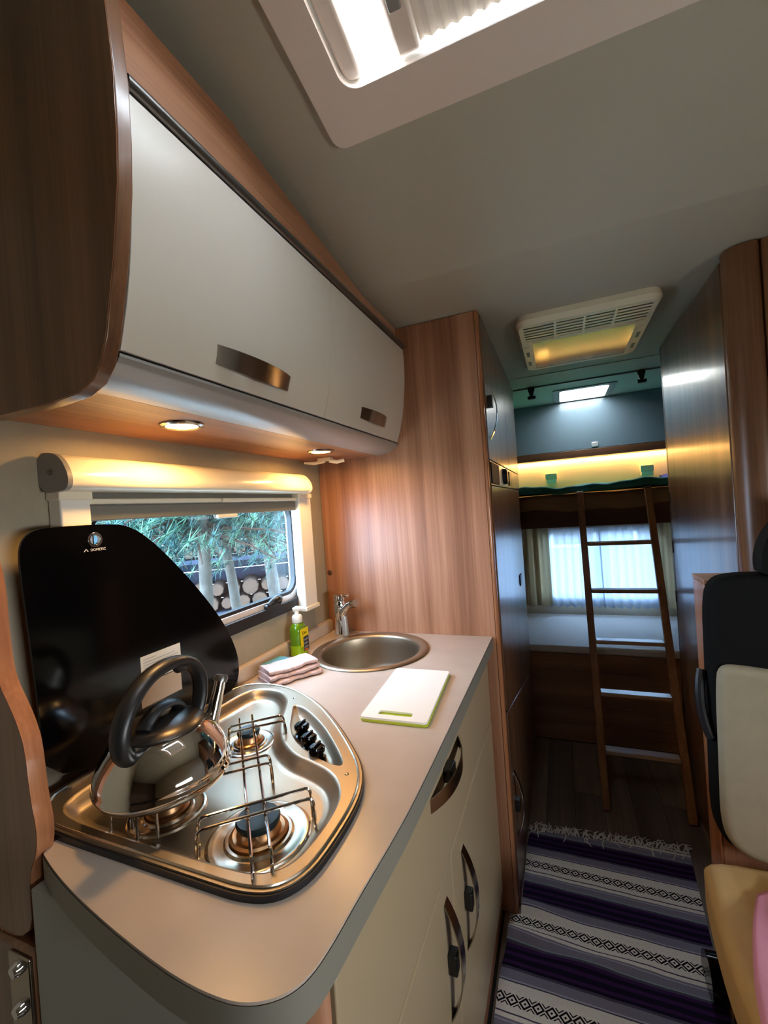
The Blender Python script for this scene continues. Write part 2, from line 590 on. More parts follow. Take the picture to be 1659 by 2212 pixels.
# ------------------------------------------------------------------ roof window over the bunk
rw2 = thing('roof_window', 'small bright roof window over the upper bunk', 'roof window', (0.18, 3.02, ZC))
fo = rrect(0.005, 2.83, 0.355, 3.195, 0.02)
neg = lambda l: [(x, -y) for x, y in l]
obj('flange', MB().plate(neg(fo), [neg(sky2)], (0, 0, ZC - 0.006), X3, (0, -1, 0), 0.008), M['grey_plastic'], rw2, bevel=0.002)
obj('shaft', MB().plate(neg(inset(sky2, -0.012)), [neg(sky2)], (0, 0, ZC), X3, (0, -1, 0), 0.06), M['white_plastic'], rw2)
obj('dome', MB().plate(neg(inset(sky2, -0.012)), [], (0, 0, ZC + 0.06), X3, (0, -1, 0), 0.005), M['dome'], rw2)

# ------------------------------------------------------------------ upper kitchen cupboard
uc = thing('wall_cupboard', 'long overhead cupboard with two bowed white flap doors above the window', 'cupboard', (-0.66, 0.95, 1.57))
prof_side = [(-0.849, 1.556), (-0.736, 1.556), (-0.63, 1.556), (-0.575, 1.560), (-0.545, 1.572), (-0.527, 1.592), (-0.514, 1.622), (-0.490, 1.715), (-0.474, 1.80), (-0.469, 1.86), (-0.467, 1.93), (-0.474, 2.05), (-0.483, 2.15), (-0.849, 2.15)]
obj('side_panel', MB().plate(prof_side, [], (0, 0.386, 0), X3, Z3, 0.020), M['wood_gloss'], uc, bevel=0.0015)
obj('edge_band', MB().loft([[(x, 0.3855, z) for x, z in prof_side[1:-1]], [(x, 0.4065, z) for x, z in prof_side[1:-1]]], False), M['wood_edge'], uc)
for o_ in (uc.children[-1],):
    for v in o_.data.vertices:
        v.co.x += 0.0012
        v.co.z -= 0.0008
door_o = [(-0.519, 1.612), (-0.503, 1.66), (-0.489, 1.72), (-0.478, 1.80), (-0.4735, 1.87), (-0.475, 1.932)]
door_i = [(x - 0.018, z) for x, z in door_o[::-1]]
dp = [(a, b) for a, b in door_o]


def bow_profile():
    fine = smooth(dp, 3, False)
    return fine + [(x - 0.016, z) for x, z in fine[::-1]]


def bowed_door(y0, y1):
    return MB().plate(bow_profile(), [], (0, y0, 0), X3, Z3, y1 - y0)


def bow_handle(c, along, out, L, w, h, t=0.0025):
    """Flat arched grip: centre c, along its length, out from the front, width axis = along x out."""
    c, a, n = Vector(c), Vector(along).normalized(), Vector(out).normalized()
    s = a.cross(n)
    mb = MB()
    N = 16
    rings = []
    for k in range(N + 1):
        q = -1 + 2 * k / N
        lift = h * (1 - abs(q) ** 2.2)
        p = c + a * (q * L / 2) + n * lift
        sw = w / 2 * (0.82 + 0.18 * (1 - q * q))
        rings.append([p + s * sw, p - s * sw, p - s * sw - n * t, p + s * sw - n * t])
    mb.loft(rings, True, True, True)
    return mb


for y0, y1, nm in ((0.409, 0.941, 'flap with a long nickel grip'), (0.944, 1.466, None)):
    d = obj('door', bowed_door(y0, y1), M['white_door'], uc, bevel=0.0015)
    if y0 < 0.5:
        h = obj('handle', bow_handle((-0.5105, 0.676, 1.655), Y3, (0.95, 0, -0.3), 0.235, 0.036, 0.022), M['nickel'], d)
        obj('mount', MB().box(-0.513, -0.497, 0.655, 0.697, 1.640, 1.665), M['grey_plastic'], h)
    else:
        h = obj('handle', bow_handle((-0.5105, 1.23, 1.660), Y3, (0.95, 0, -0.3), 0.225, 0.036, 0.022), M['nickel'], d)
        obj('mount', MB().box(-0.513, -0.497, 1.21, 1.25, 1.645, 1.668), M['grey_plastic'], h)
obj('top_rail', MB().plate(smooth([(-0.500, 1.935), (-0.474, 1.935), (-0.4665, 1.9395), (-0.466, 1.948), (-0.472, 1.953), (-0.500, 1.955)], 1), [], (0, 0.408, 0), X3, Z3, 1.06), M['grey_rail'], uc)
obj('filler_board', MB().plate([(0.408, 1.954), (1.468, 1.954), (1.468, 2.012), (1.19, 2.012), (0.66, 2.082), (0.655, 2.088), (0.408, 2.088)], [], (-0.4985, 0, 0), Y3, Z3, 0.016), M['wood_y'], uc)
fas = smooth([(-0.520, 1.604), (-0.528, 1.594), (-0.548, 1.582), (-0.575, 1.5755), (-0.600, 1.573)], 3, False)
obj('fascia', MB().plate(fas + [(x, z + 0.004) for x, z in fas[::-1]], [], (0, 0.408, 0), X3, Z3, 1.06), M['grey_fascia'], uc)
obj('shadow_gap', MB().box(-0.545, -0.522, 0.408, 1.467, 1.6045, 1.6115), M['black'], uc)
obj('underside', MB().box(-0.848, -0.598, 0.407, 1.467, 1.573, 1.588), M['wood_y'], uc)
obj('carcass', MB().box(-0.848, -0.545, 0.408, 1.467, 1.60, 1.93), M['wood_y'], uc)

for yy, nm in ((0.652, 'lit warm downlight under the cupboard nearer the steel kettle'), (1.188, 'lit warm downlight under the cupboard nearer the tall wooden panel')):
    t = thing('downlight', nm, 'downlight', (-0.675, yy, 1.573), 'downlights under the cupboard')
    obj('bezel', MB().lathe([(0.030, 0.0), (0.042, 0.0), (0.041, -0.003), (0.036, -0.006), (0.030, -0.005)], (-0.675, yy, 1.5728), 32, caps=False), M['nickel'], t)
    obj('lens', MB().lathe([(0.0, -0.0035), (0.018, -0.0035), (0.030, -0.003), (0.030, -0.001)], (-0.675, yy, 1.5728), 32), M['lamp_warm'], t)

hk = thing('hook_bracket', 'small pale folding hook bracket under the cupboard beside the wooden panel', 'hook', (-0.75, 1.345, 1.57))
obj('base', MB().box(-0.775, -0.725, 1.335, 1.365, 1.562, 1.573), M['cream_plastic'], hk, bevel=0.002)
obj('arm', MB().tube([(-0.75, 1.345, 1.562), (-0.785, 1.335, 1.556), (-0.82, 1.322, 1.560)], [0.007, 0.006, 0.004], 8, flat=[0.004, 0.004, 0.003]), M['cream_plastic'], hk)
obj('arm', MB().tube([(-0.735, 1.35, 1.562), (-0.71, 1.358, 1.556), (-0.685, 1.366, 1.560)], [0.007, 0.007, 0.006], 8, flat=[0.004, 0.004, 0.003]), M['cream_plastic'], hk)

# ------------------------------------------------------------------ kitchen window and its blind
w1 = struct('window_1', MB().plate(inset(win, -0.02), [inset(win, 0.014)], (XW + 0.006, 0, 0), Y3, Z3, 0.012), M['rubber'], bevel=0.003)
obj('frame', MB().plate(inset(win, 0.004), [inset(win, 0.030)], (XW - 0.008, 0, 0), Y3, Z3, 0.035), M['alu'], w1, bevel=0.006, seg=3)
obj('seal', MB().plate(inset(win, 0.028), [inset(win, 0.040)], (XW - 0.012, 0, 0), Y3, Z3, 0.02), M['rubber'], w1, bevel=0.002)
obj('pane', MB().plate(inset(win, 0.030), [], (XW - 0.020, 0, 0), Y3, Z3, 0.005), M['glass'], w1)
lt = obj('latch', MB().tube([(-0.842, 1.095, 1.112), (-0.836, 1.108, 1.119), (-0.832, 1.124, 1.124), (-0.834, 1.142, 1.122), (-0.842, 1.155, 1.110)], [0.006, 0.010, 0.012, 0.011, 0.007], 10), M['black'], w1)
obj('latch_plate', MB().plate(rrect(1.09, 1.095, 1.16, 1.112, 0.006), [], (XW + 0.008, 0, 0), Y3, Z3, 0.012), M['black'], w1, bevel=0.002)

bl = thing('roller_blind', 'cream cassette blind with side rails framing the kitchen window', 'blind', (-0.81, 0.88, 1.05))
cas = smooth([(-0.8495, 1.518), (-0.815, 1.518), (-0.790, 1.508), (-0.774, 1.485), (-0.770, 1.466), (-0.776, 1.454), (-0.790, 1.451), (-0.8495, 1.451)], 2)
obj('cassette', MB().plate(cas, [], (0, 0.497, 0), X3, Z3, 0.778), M['cream_plastic'], bl, bevel=0.0015)
cap = inset(cas, -0.0015)
for y0, y1 in ((0.490, 0.4985), (1.2735, 1.282)):
    obj('end_cap', MB().plate(cap, [], (0, y0, 0), X3, Z3, y1 - y0), M['grey_plastic'] if y0 < 1 else M['cream_plastic'], bl, bevel=0.002)  # near cap painted grey to carry its shade, far cap stays cream
obj('cap_screw', MB().lathe([(0.0055, 0), (0.0055, 0.002), (0.003, 0.003), (0, 0.003)], (-0.815, 0.491, 1.485), 12, (0, -1, 0)), M['grey_rail'], bl)
for y0, y1, z0 in ((0.502, 0.556, 1.06), (1.262, 1.338, 1.062)):
    obj('side_rail', MB().box(-0.849, -0.814, y0, y1, z0, 1.451), M['white_plastic'], bl, bevel=0.004, seg=3)
    obj('rail_foot', MB().box(-0.849, -0.810, y0 - 0.003, y1 + 0.006, z0 - 0.010, z0 + 0.004), M['cream_plastic'], bl, bevel=0.002)
    obj('rail_collar', MB().box(-0.849, -0.811, y0 - 0.003, y1 + 0.003, 1.436, 1.452), M['cream_plastic'], bl, bevel=0.002)
obj('rolled_cloth', MB().box(-0.8405, -0.8385, 0.555, 1.262, 1.428, 1.456), M['fabric_grey'], bl)
b1 = obj('pull_bar', MB().box(-0.834, -0.822, 0.555, 1.262, 1.428, 1.439), M['cream_plastic'], bl, bevel=0.003)
obj('pull_tab', MB().box(-0.824, -0.812, 0.905, 0.985, 1.427, 1.438), M['cream_plastic'], b1, bevel=0.003)
b2 = obj('screen_bar', MB().box(-0.838, -0.828, 0.555, 1.262, 1.396, 1.427), M['fabric_grey'], bl, bevel=0.003)
obj('pull_tab', MB().box(-0.830, -0.820, 0.89, 0.965, 1.386, 1.396), M['cream_plastic'], b2, bevel=0.003)

# ------------------------------------------------------------------ worktop and base units
hob_l = smooth([(-0.822, 0.80), (-0.822, 0.475), (-0.812, 0.440), (-0.770, 0.410), (-0.735, 0.4015), (-0.600, 0.4005), (-0.430, 0.4000), (-0.375, 0.4000), (-0.335, 0.412), (-0.312, 0.447), (-0.308, 0.500), (-0.310, 0.570), (-0.320, 0.620), (-0.345, 0.672), (-0.400, 0.735), (-0.470, 0.806), (-0.545, 0.870), (-0.640, 0.925), (-0.715, 0.944), (-0.785, 0.935), (-0.818, 0.90)], 2)
basin_l = smooth([(-0.775, 0.80), (-0.783, 0.60), (-0.783, 0.480), (-0.770, 0.440), (-0.725, 0.422), (-0.60, 0.420), (-0.42, 0.420), (-0.370, 0.424), (-0.338, 0.450), (-0.331, 0.500), (-0.333, 0.560), (-0.345, 0.600), (-0.380, 0.640), (-0.434, 0.660), (-0.480, 0.671), (-0.540, 0.714), (-0.582, 0.774), (-0.605, 0.825), (-0.632, 0.875), (-0.680, 0.912), (-0.735, 0.915), (-0.770, 0.890)], 2)
bowl_l = smooth([(-0.604, 0.850), (-0.574, 0.846), (-0.530, 0.818), (-0.470, 0.770), (-0.410, 0.708), (-0.376, 0.668), (-0.380, 0.655), (-0.415, 0.662), (-0.450, 0.677), (-0.500, 0.703), (-0.545, 0.748), (-0.575, 0.800)], 2)
wt = thing('worktop', 'beige-grey stone-look worktop with rounded front corner carrying hob and sink', 'worktop', (-0.55, 0.9, 0.89))
SINK = (-0.590, 1.268)
wt_curve = smooth([(-0.704, 0.376), (-0.66, 0.362), (-0.60, 0.347), (-0.52, 0.331), (-0.44, 0.318), (-0.385, 0.311), (-0.335, 0.309), (-0.30, 0.313), (-0.272, 0.328), (-0.256, 0.350), (-0.250, 0.385), (-0.247, 0.45), (-0.2385, 0.56), (-0.2355, 0.66), (-0.2345, 0.9), (-0.2345, 1.468)], 2, False)
wt_out = [(-0.848, 1.468), (-0.848, 0.412), (-0.716, 0.405), (-0.712, 0.392)] + wt_curve
slab = obj('slab', MB().plate(wt_out, [circle(SINK[0], SINK[1], 0.168, 40), inset(hob_l, 0.012)], (0, 0, ZW), X3, Y3, 0.040), M['worktop'], wt, bevel=0.002)
edge_l = [Vector((x, y)) for x, y in wt_out[3:]]
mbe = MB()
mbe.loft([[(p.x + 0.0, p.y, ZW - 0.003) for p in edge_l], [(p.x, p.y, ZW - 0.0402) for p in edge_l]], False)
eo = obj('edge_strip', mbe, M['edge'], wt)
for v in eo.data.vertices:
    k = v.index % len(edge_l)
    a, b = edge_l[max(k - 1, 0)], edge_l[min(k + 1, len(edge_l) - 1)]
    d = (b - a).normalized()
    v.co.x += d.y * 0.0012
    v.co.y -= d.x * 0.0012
ups = smooth([(-0.8495, 0.9302), (-0.832, 0.9302), (-0.832, 0.966), (-0.836, 0.972), (-0.8495, 0.974)], 1)
obj('upstand', MB().plate([(-0.8495, 0.9302), (-0.832, 0.9302), (-0.832, 0.962), (-0.837, 0.971), (-0.8495, 0.974)], [], (0, 0.93, 0), X3, Z3, 0.537), M['worktop'], wt, bevel=0.002)

bu = thing('base_unit', 'cream fronted kitchen base unit with one wide drawer above two doors', 'kitchen unit', (-0.5, 0.9, 0))
XF = -0.252
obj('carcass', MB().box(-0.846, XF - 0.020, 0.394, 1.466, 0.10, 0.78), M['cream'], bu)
obj('end_panel', MB().plate([(-0.712, 0.09), (XF - 0.05, 0.09), (XF - 0.05, 0.889), (-0.712, 0.889)], [], (0, 0.362, 0), X3, Z3, 0.03), M['shaded_beige'], bu, bevel=0.002)
obj('corner_post', MB().plate(smooth([(XF - 0.05, 0.362), (XF - 0.026, 0.362), (XF - 0.003, 0.372), (XF - 0.003, 0.392), (XF - 0.05, 0.392)], 1), [], (0, 0, 0.889), X3, Y3, 0.80), M['wood_z'], bu)


def front(y0, y1, z0, z1):
    return MB().box(XF - 0.018, XF, y0, y1, z0, z1)


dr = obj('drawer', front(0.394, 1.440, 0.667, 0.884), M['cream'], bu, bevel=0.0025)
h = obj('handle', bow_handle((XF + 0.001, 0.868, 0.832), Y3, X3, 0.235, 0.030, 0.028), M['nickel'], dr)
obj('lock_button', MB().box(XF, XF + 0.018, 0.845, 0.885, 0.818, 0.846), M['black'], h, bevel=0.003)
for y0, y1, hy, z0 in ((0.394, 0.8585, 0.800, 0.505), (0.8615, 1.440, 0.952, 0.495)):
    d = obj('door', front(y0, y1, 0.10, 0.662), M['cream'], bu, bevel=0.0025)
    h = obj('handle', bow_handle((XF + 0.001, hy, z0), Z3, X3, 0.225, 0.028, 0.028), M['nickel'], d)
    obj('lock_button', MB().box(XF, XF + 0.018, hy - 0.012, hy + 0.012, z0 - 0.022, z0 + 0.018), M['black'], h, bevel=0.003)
obj('gap_bead', MB().box(XF - 0.014, XF - 0.003, 0.394, 1.440, 0.6632, 0.6658), M['white_plastic'], bu)
obj('plinth', MB().box(-0.8, XF - 0.012, 0.40, 1.466, 0.002, 0.098), M['wood_y'], bu)

# ------------------------------------------------------------------ curved partition and door post beside the hob
pa = thing('partition', 'low curvy wooden partition board standing beside the black hob lid', 'partition', (-0.78, 0.38, 0.9))
pp = smooth([(-0.8495, 0.80), (-0.726, 0.80), (-0.726, 0.90), (-0.704, 0.935), (-0.700, 0.972), (-0.709, 1.01), (-0.713, 1.08), (-0.724, 1.11), (-0.742, 1.14), (-0.764, 1.17), (-0.772, 1.23), (-0.772, 1.32), (-0.800, 1.38), (-0.8495, 1.385)], 2)
obj('board', MB().plate(pp, [], (0, 0.368, 0), X3, Z3, 0.022), M['wood_gloss'], pa, bevel=0.001)
obj('edge_band', MB().loft([[(x + 0.0012, 0.3675, z) for x, z in pp], [(x + 0.0012, 0.3905, z) for x, z in pp]], True), M['wood_edge'], pa)
po = thing('door_post', 'brown door post with shiny steel catches beneath the curvy partition', 'post', (-0.78, 0.375, 0))
obj('post', MB().box(-0.842, -0.714, 0.362, 0.391, 0.002, 0.797), M['wood_gloss'], po, bevel=0.006)
pl_ = obj('strike_plate', MB().box(-0.768, -0.720, 0.3565, 0.3618, 0.40, 0.79), M['nickel'], po, bevel=0.002)
for z in (0.775, 0.718, 0.640):
    obj('catch', MB().lathe([(0.0, 0.012), (0.007, 0.010), (0.010, 0.004), (0.010, -0.002)], (-0.742, 0.3568, z), 16, (0, -1, 0)), M['chrome'], po)

# ------------------------------------------------------------------ tall unit beyond the sink
tu = thing('tall_cabinet', 'tall striped wooden cupboard block between worktop and bunk', 'cupboard', (-0.5, 2.05, 0))
obj('side_panel', MB().plate([(-0.848, 0.002), (-0.2235, 0.002), (-0.2235, 2.012), (-0.848, 2.012)], [], (0, YP, 0), X3, Z3, 0.022), M['wood_z'], tu)
obj('edge_post', MB().plate(smooth([(-0.2235, 1.4702), (-0.2165, 1.4702), (-0.2105, 1.476), (-0.2105, 1.494), (-0.2235, 1.494)], 1), [], (0, 0, 2.012), X3, Y3, 2.01), M['wood_edge'], tu)
obj('screw_cap', MB().lathe([(0.0, 0.003), (0.008, 0.0025), (0.0105, 0.0), (0.0105, -0.001)], (-0.832, YP - 0.0005, 1.150), 20, (0, -1, 0)), M['wood_dark'], tu)
XT = -0.2070
obj('carcass', MB().box(-0.846, XT - 0.022, 1.494, 2.60, 0.002, 2.010), M['wood_z'], tu)


def tdoor(poly):
    return MB().plate(poly, [], (XT, 0, 0), Y3, Z3, 0.019)


d = obj('door', tdoor([(1.497, 1.522), (2.113, 1.522), (2.113, 2.008), (1.497, 2.008)]), M['wood_gloss'], tu, bevel=0.002)
h = obj('handle', bow_handle((XT + 0.001, 1.555, 1.690), Z3, X3, 0.19, 0.022, 0.028), M['chrome'], d)
obj('lock_button', MB().box(XT, XT + 0.016, 1.540, 1.570, 1.705, 1.745), M['black'], h, bevel=0.002)
obj('door', tdoor([(2.117, 1.522), (2.612, 1.522), (2.612, 2.008), (2.117, 2.008)]), M['wood_gloss'], tu, bevel=0.002)
cp = obj('control_panel', tdoor([(1.497, 1.435), (2.19, 1.435), (2.19, 1.518), (1.497, 1.518)]), M['wood_gloss'], tu, bevel=0.002)
obj('display', MB().box(XT, XT + 0.004, 1.50, 1.70, 1.440, 1.512), M['ink'], cp, bevel=0.001)
obj('face_plate', MB().box(XT, XT + 0.003, 1.702, 1.98, 1.440, 1.512), M['cream_plastic'], cp, bevel=0.001)
obj('dial', MB().lathe([(0.032, 0.0), (0.031, 0.014), (0.026, 0.018), (0.0, 0.018)], (XT + 0.003, 1.83, 1.476), 24, (1, 0, 0)), M['black'], cp)
obj('switch', MB().box(XT, XT + 0.006, 2.05, 2.10, 1.445, 1.508), M['black'], cp, bevel=0.002)
obj('door', tdoor([(2.194, 1.435), (2.612, 1.435), (2.612, 1.518), (2.194, 1.518)]), M['wood_gloss'], tu, bevel=0.002)
d = obj('door', tdoor([(1.505, 0.668), (1.90, 0.572), (2.496, 0.43), (2.496, 0.905), (2.535, 0.935), (2.535, 1.431), (1.505, 1.431)]), M['wood_gloss'], tu, bevel=0.002)
obj('catch', MB().box(XT, XT + 0.006, 2.25, 2.33, 0.95, 1.0), M['rubber'], d, bevel=0.002)
obj('door', tdoor([(1.500, 0.002), (2.496, 0.002), (2.496, 0.424), (1.90, 0.566), (1.500, 0.662)]), M['wood_gloss'], tu, bevel=0.002)
h = obj('handle', bow_handle((XT + 0.001, 1.553, 0.322), Z3, X3, 0.225, 0.024, 0.028), M['chrome'], tu.children[-1])
obj('lock_button', MB().box(XT, XT + 0.016, 1.540, 1.566, 0.300, 0.340), M['black'], h, bevel=0.002)
obj('end_post', MB().box(-0.30, XT - 0.003, 2.500, 2.612, 0.002, 1.431), M['wood_gloss'], tu, bevel=0.002)

# ------------------------------------------------------------------ gas hob
HZ = 0.9415
hob = thing('gas_hob', 'three-burner steel gas hob sunk in the worktop with raised black glass lid', 'hob', (-0.57, 0.65, ZW))
tray = MB()
tray.plate(hob_l, [basin_l, bowl_l], (0, 0, HZ), X3, Y3, 0.0025)
for loop, zb in ((basin_l, 0.918), (bowl_l, 0.924)):
    l = loop if sum(loop[i][0] * loop[(i + 1) % len(loop)][1] - loop[(i + 1) % len(loop)][0] * loop[i][1] for i in range(len(loop))) > 0 else loop[::-1]
    rs = []
    for d_, z_ in ((0.0, HZ), (0.003, HZ - 0.001), (0.006, HZ - 0.004), (0.012, (HZ + zb) / 2), (0.018, zb + 0.003), (0.024, zb + 0.0008), (0.030, zb)):
        dd = d_ * (1.0 if zb < 0.92 else 0.7)
        rs.append([(x, y, z_) for x, y in inset(l, dd)])
    tray.loft([r[::-1] for r in rs])
    tri = tessellate_polygon([[Vector(p) for p in rs[-1]]])
    tray.add(rs[-1], [t_ if (Vector(rs[-1][t_[1]]) - Vector(rs[-1][t_[0]])).cross(Vector(rs[-1][t_[2]]) - Vector(rs[-1][t_[0]])).z > 0 else t_[::-1] for t_ in tri])
obj('tray', tray, M['steel_soft'], hob, angle=50)
obj('rim_bead', MB().tube([(x, y, HZ + 0.0005) for x, y in inset(hob_l, 0.006)] + [(*inset(hob_l, 0.006)[0], HZ + 0.0005)], 0.0022, 6), M['steel'], hob)
obj('seal', MB().plate(inset(hob_l, -0.003), [inset(hob_l, 0.010)], (0, 0, HZ - 0.0026), X3, Y3, HZ - 0.0026 - 0.9302), M['rubber'], hob)
BZ = 0.918
for bx, by, sc_ in ((-0.435, 0.507, 1.0), (-0.622, 0.715, 0.72), (-0.615, 0.508, 0.8)):
    b = obj('burner', MB().lathe([(0.075 * sc_, 0.0), (0.072 * sc_, 0.0025), (0.068 * sc_, 0.003), (0.063 * sc_, 0.001), (0.050 * sc_, 0.001), (0.047 * sc_, 0.004), (0.043 * sc_, 0.004), (0.040 * sc_, 0.001)], (bx, by, BZ), 48), M['steel'], hob)
    obj('flame_ring', MB().lathe([(0.040 * sc_, 0.0), (0.041 * sc_, 0.007), (0.037 * sc_, 0.009), (0.032 * sc_, 0.008), (0.029 * sc_, 0.018), (0.027 * sc_, 0.020), (0.0, 0.020)], (bx, by, BZ), 40), M['brass'], b)
    obj('cap', MB().lathe([(0.026 * sc_, 0.019), (0.031 * sc_, 0.020), (0.032 * sc_, 0.026), (0.030 * sc_, 0.029), (0.012 * sc_, 0.0275), (0.0, 0.0275)], (bx, by, BZ), 32), M['enamel'], b)
SZ = 0.962
wires = MB()


def wire(pts, r=0.0023):
    wires.tube(smooth(pts, 2, False), r, 8)


L2a, L2b = Vector((-0.357, 0.400, SZ)), Vector((-0.655, 0.728, SZ))
L1a, L1b = Vector((-0.342, 0.418, SZ)), Vector((-0.640, 0.750, SZ))
for a, b in ((L2a, L2b), (L1a, L1b)):
    dd = (b - a).normalized()
    wire([a + dd * 0.022 + Vector((0, 0, -0.034)), a + dd * 0.022 + Vector((0, 0, -0.02)), a + dd * 0.026, a + dd * 0.05, b - dd * 0.03, b, b + dd * 0.004 + Vector((0, 0, -0.02)), b + dd * 0.004 + Vector((0, 0, -0.043))])
cross = Vector((0.117, 0.103, 0)).normalized()
perp = Vector((-cross.y, cross.x, 0))


def cradle(c, half, gap=0.026, up=SZ + 0.0046):
    c = Vector((c[0], c[1], up))
    for s in (-1, 1):
        p = c + perp * (gap / 2) * s
        a, b = p - cross * half, p + cross * half
        dn = Vector((0, 0, -0.047))
        wire([a + dn, a + dn * 0.4, a + cross * 0.002, a + cross * 0.02, b - cross * 0.02, b - cross * 0.002, b + dn * 0.4, b + dn])
    for s in (-1, 1):
        q = c + cross * half * s + Vector((0, 0, -0.018))
        wires.tube([q - perp * gap / 2, q + perp * gap / 2], 0.0021, 6)


cradle((-0.428, 0.497), 0.080)
cradle((-0.592, 0.706), 0.055)
cradle((-0.565, 0.540), 0.105)
obj('pan_support', wires, M['chrome'], hob)
for a in (L2a, ):
    obj('rubber_foot', MB().lathe([(0.004, 0.0), (0.005, 0.004), (0.0045, 0.018), (0.003, 0.022), (0, 0.022)], (a.x - 0.0148, a.y + 0.0163, 0.9185), 12), M['rubber'], hob)
for s_ in ((-0.666, 0.448), (-0.606, 0.446), (-0.581, 0.459)):
    obj('support_leg', MB().tube([(s_[0], s_[1], 0.9185), (s_[0], s_[1], 0.955), (s_[0] + 0.006, s_[1] + 0.012, 0.960)], 0.0023, 8), M['chrome'], hob)
for kx, ky in ((-0.517, 0.752), (-0.478, 0.716), (-0.442, 0.685)):
    k = obj('knob', MB().lathe([(0.0165, 0.0), (0.0175, 0.003), (0.0165, 0.007), (0.011, 0.009), (0.0125, 0.016), (0.0155, 0.020), (0.0155, 0.026), (0.012, 0.029), (0.0, 0.0295)], (kx, ky, 0.9245), 24), M['glass_black'], hob)
    obj('knob_grip', MB().box(kx - 0.003, kx + 0.003, ky - 0.014, ky + 0.014, 0.9525, 0.9575), M['glass_black'], k, bevel=0.002)
for px_, py_ in ((-0.618, 0.878), (-0.358, 0.640)):
    obj('screw', MB().lathe([(0.0, 0.0015), (0.003, 0.0012), (0.004, 0.0)], (px_, py_, HZ), 12), M['chrome'], hob)
obj('rating_stamp', MB().plate(rrect(-0.352, 0.4265, -0.337, 0.4305, 0.0015), [], (0, 0, BZ + 0.0105), X3, Y3, 0.0005), M['dark_label'], hob) if False else None
# the lid, hinged along the wall
XL = -0.800
lid_l = smooth([(0.440, 0.945), (0.437, 1.10), (0.430, 1.25), (0.425, 1.33), (0.428, 1.366), (0.446, 1.386), (0.480, 1.389), (0.565, 1.389), (0.615, 1.385), (0.665, 1.353), (0.735, 1.282), (0.815, 1.187), (0.870, 1.105), (0.900, 1.035), (0.903, 0.985), (0.888, 0.955), (0.860, 0.945)], 2)
lh = circle(0.549, 1.361, 0.0095, 20)
lid = obj('lid', MB().plate(lid_l, [lh], (XL, 0, 0), Y3, Z3, 0.005), M['glass_black'], hob, bevel=0.0012)
obj('finger_ring', MB().plate(circle(0.549, 1.361, 0.0135, 28), [circle(0.549, 1.361, 0.0092, 28)], (XL + 0.0012, 0, 0), Y3, Z3, 0.0075), M['chrome'], lid, bevel=0.001)
obj('hinge', MB().tube([(XL - 0.002, 0.475, 0.9445), (XL - 0.002, 0.835, 0.9445)], 0.006, 10), M['steel'], lid)


def lettering(name, body, size, M4, m, parent, depth=0.0003):
    cu_ = bpy.data.curves.new(name, 'FONT')
    cu_.body = body
    cu_.size = size
    cu_.align_x = 'CENTER'
    cu_.extrude = depth
    cu_.resolution_u = 3
    tmp = bpy.data.objects.new('tmp', cu_)
    COL.objects.link(tmp)
    dg = bpy.context.evaluated_depsgraph_get()
    me = bpy.data.meshes.new_from_object(tmp.evaluated_get(dg))
    bpy.data.objects.remove(tmp)
    me.transform(M4)
    me.materials.clear()
    me.materials.append(m)
    o = bpy.data.objects.new(name, me)
    COL.objects.link(o)
    attach(o, parent)
    return o


def frame_matrix(o, u, v):
    u, v = Vector(u).normalized(), Vector(v).normalized()
    n = u.cross(v)
    return Matrix(((u.x, v.x, n.x, o[0]), (u.y, v.y, n.y, o[1]), (u.z, v.z, n.z, o[2]), (0, 0, 0, 1)))


lettering('lettering', 'DOMETIC', 0.0066, frame_matrix((XL + 0.0006, 0.5535, 1.3405), Y3, Z3), M['silver_print'], lid)
obj('emblem', MB().add([(XL + 0.0006, 0.5265, 1.3405), (XL + 0.0006, 0.5285, 1.3405), (XL + 0.0006, 0.5318, 1.3452), (XL + 0.0006, 0.5305, 1.3452), (XL + 0.0006, 0.5333, 1.3405), (XL + 0.0006, 0.5353, 1.3405)], [(0, 1, 2, 3), (3, 4, 5, 2)]), M['silver_print'], lid)
stk = obj('sticker', MB().plate([(0.622, 1.062), (0.721, 1.062), (0.721, 1.116), (0.622, 1.116)], [], (XL + 0.0006, 0, 0), Y3, Z3, 0.0006), M['paper'], lid)
stk2 = obj('sticker', MB().plate([(0.618, 1.014), (0.718, 1.014), (0.718, 1.060), (0.618, 1.060)], [], (XL + 0.0006, 0, 0), Y3, Z3, 0.0006), M['paper_tan'], lid)
pr = MB()
for k in range(7):
    z = 1.109 - k * 0.006
    wdt = (0.03, 0.078, 0.085, 0.06, 0.08, 0.045, 0.07)[k]
    pr.box(XL + 0.0005, XL + 0.0009, 0.628, 0.628 + wdt, z - 0.0009, z)
obj('print', pr, M['grey_print'], stk)['kind'] = 'stuff'

# ------------------------------------------------------------------ kettle
KX, KY, K0 = -0.615, 0.508, 0.9685
ke = thing('kettle', 'polished steel whistling kettle with black loop handle standing on the hob', 'kettle', (KX, KY, K0))
obj('body', MB().lathe([(0.0, 0.0), (0.078, 0.0), (0.088, 0.002), (0.096, 0.007), (0.1005, 0.015), (0.1015, 0.021), (0.0995, 0.024), (0.1000, 0.027), (0.0975, 0.038), (0.091, 0.053), (0.082, 0.067), (0.073, 0.079), (0.065, 0.0865), (0.060, 0.089)], (KX, KY, K0), 72), M['mirror'], ke, angle=60)
obj('lid', MB().lathe([(0.062, 0.087), (0.0635, 0.0905), (0.061, 0.0935), (0.045, 0.098), (0.024, 0.1025), (0.0, 0.104)], (KX, KY, K0), 48), M['kettle_lid'], ke, angle=60)
hd = Vector((-0.17, 0.985, 0)).normalized()
hp = Vector((-hd.y, hd.x, 0))


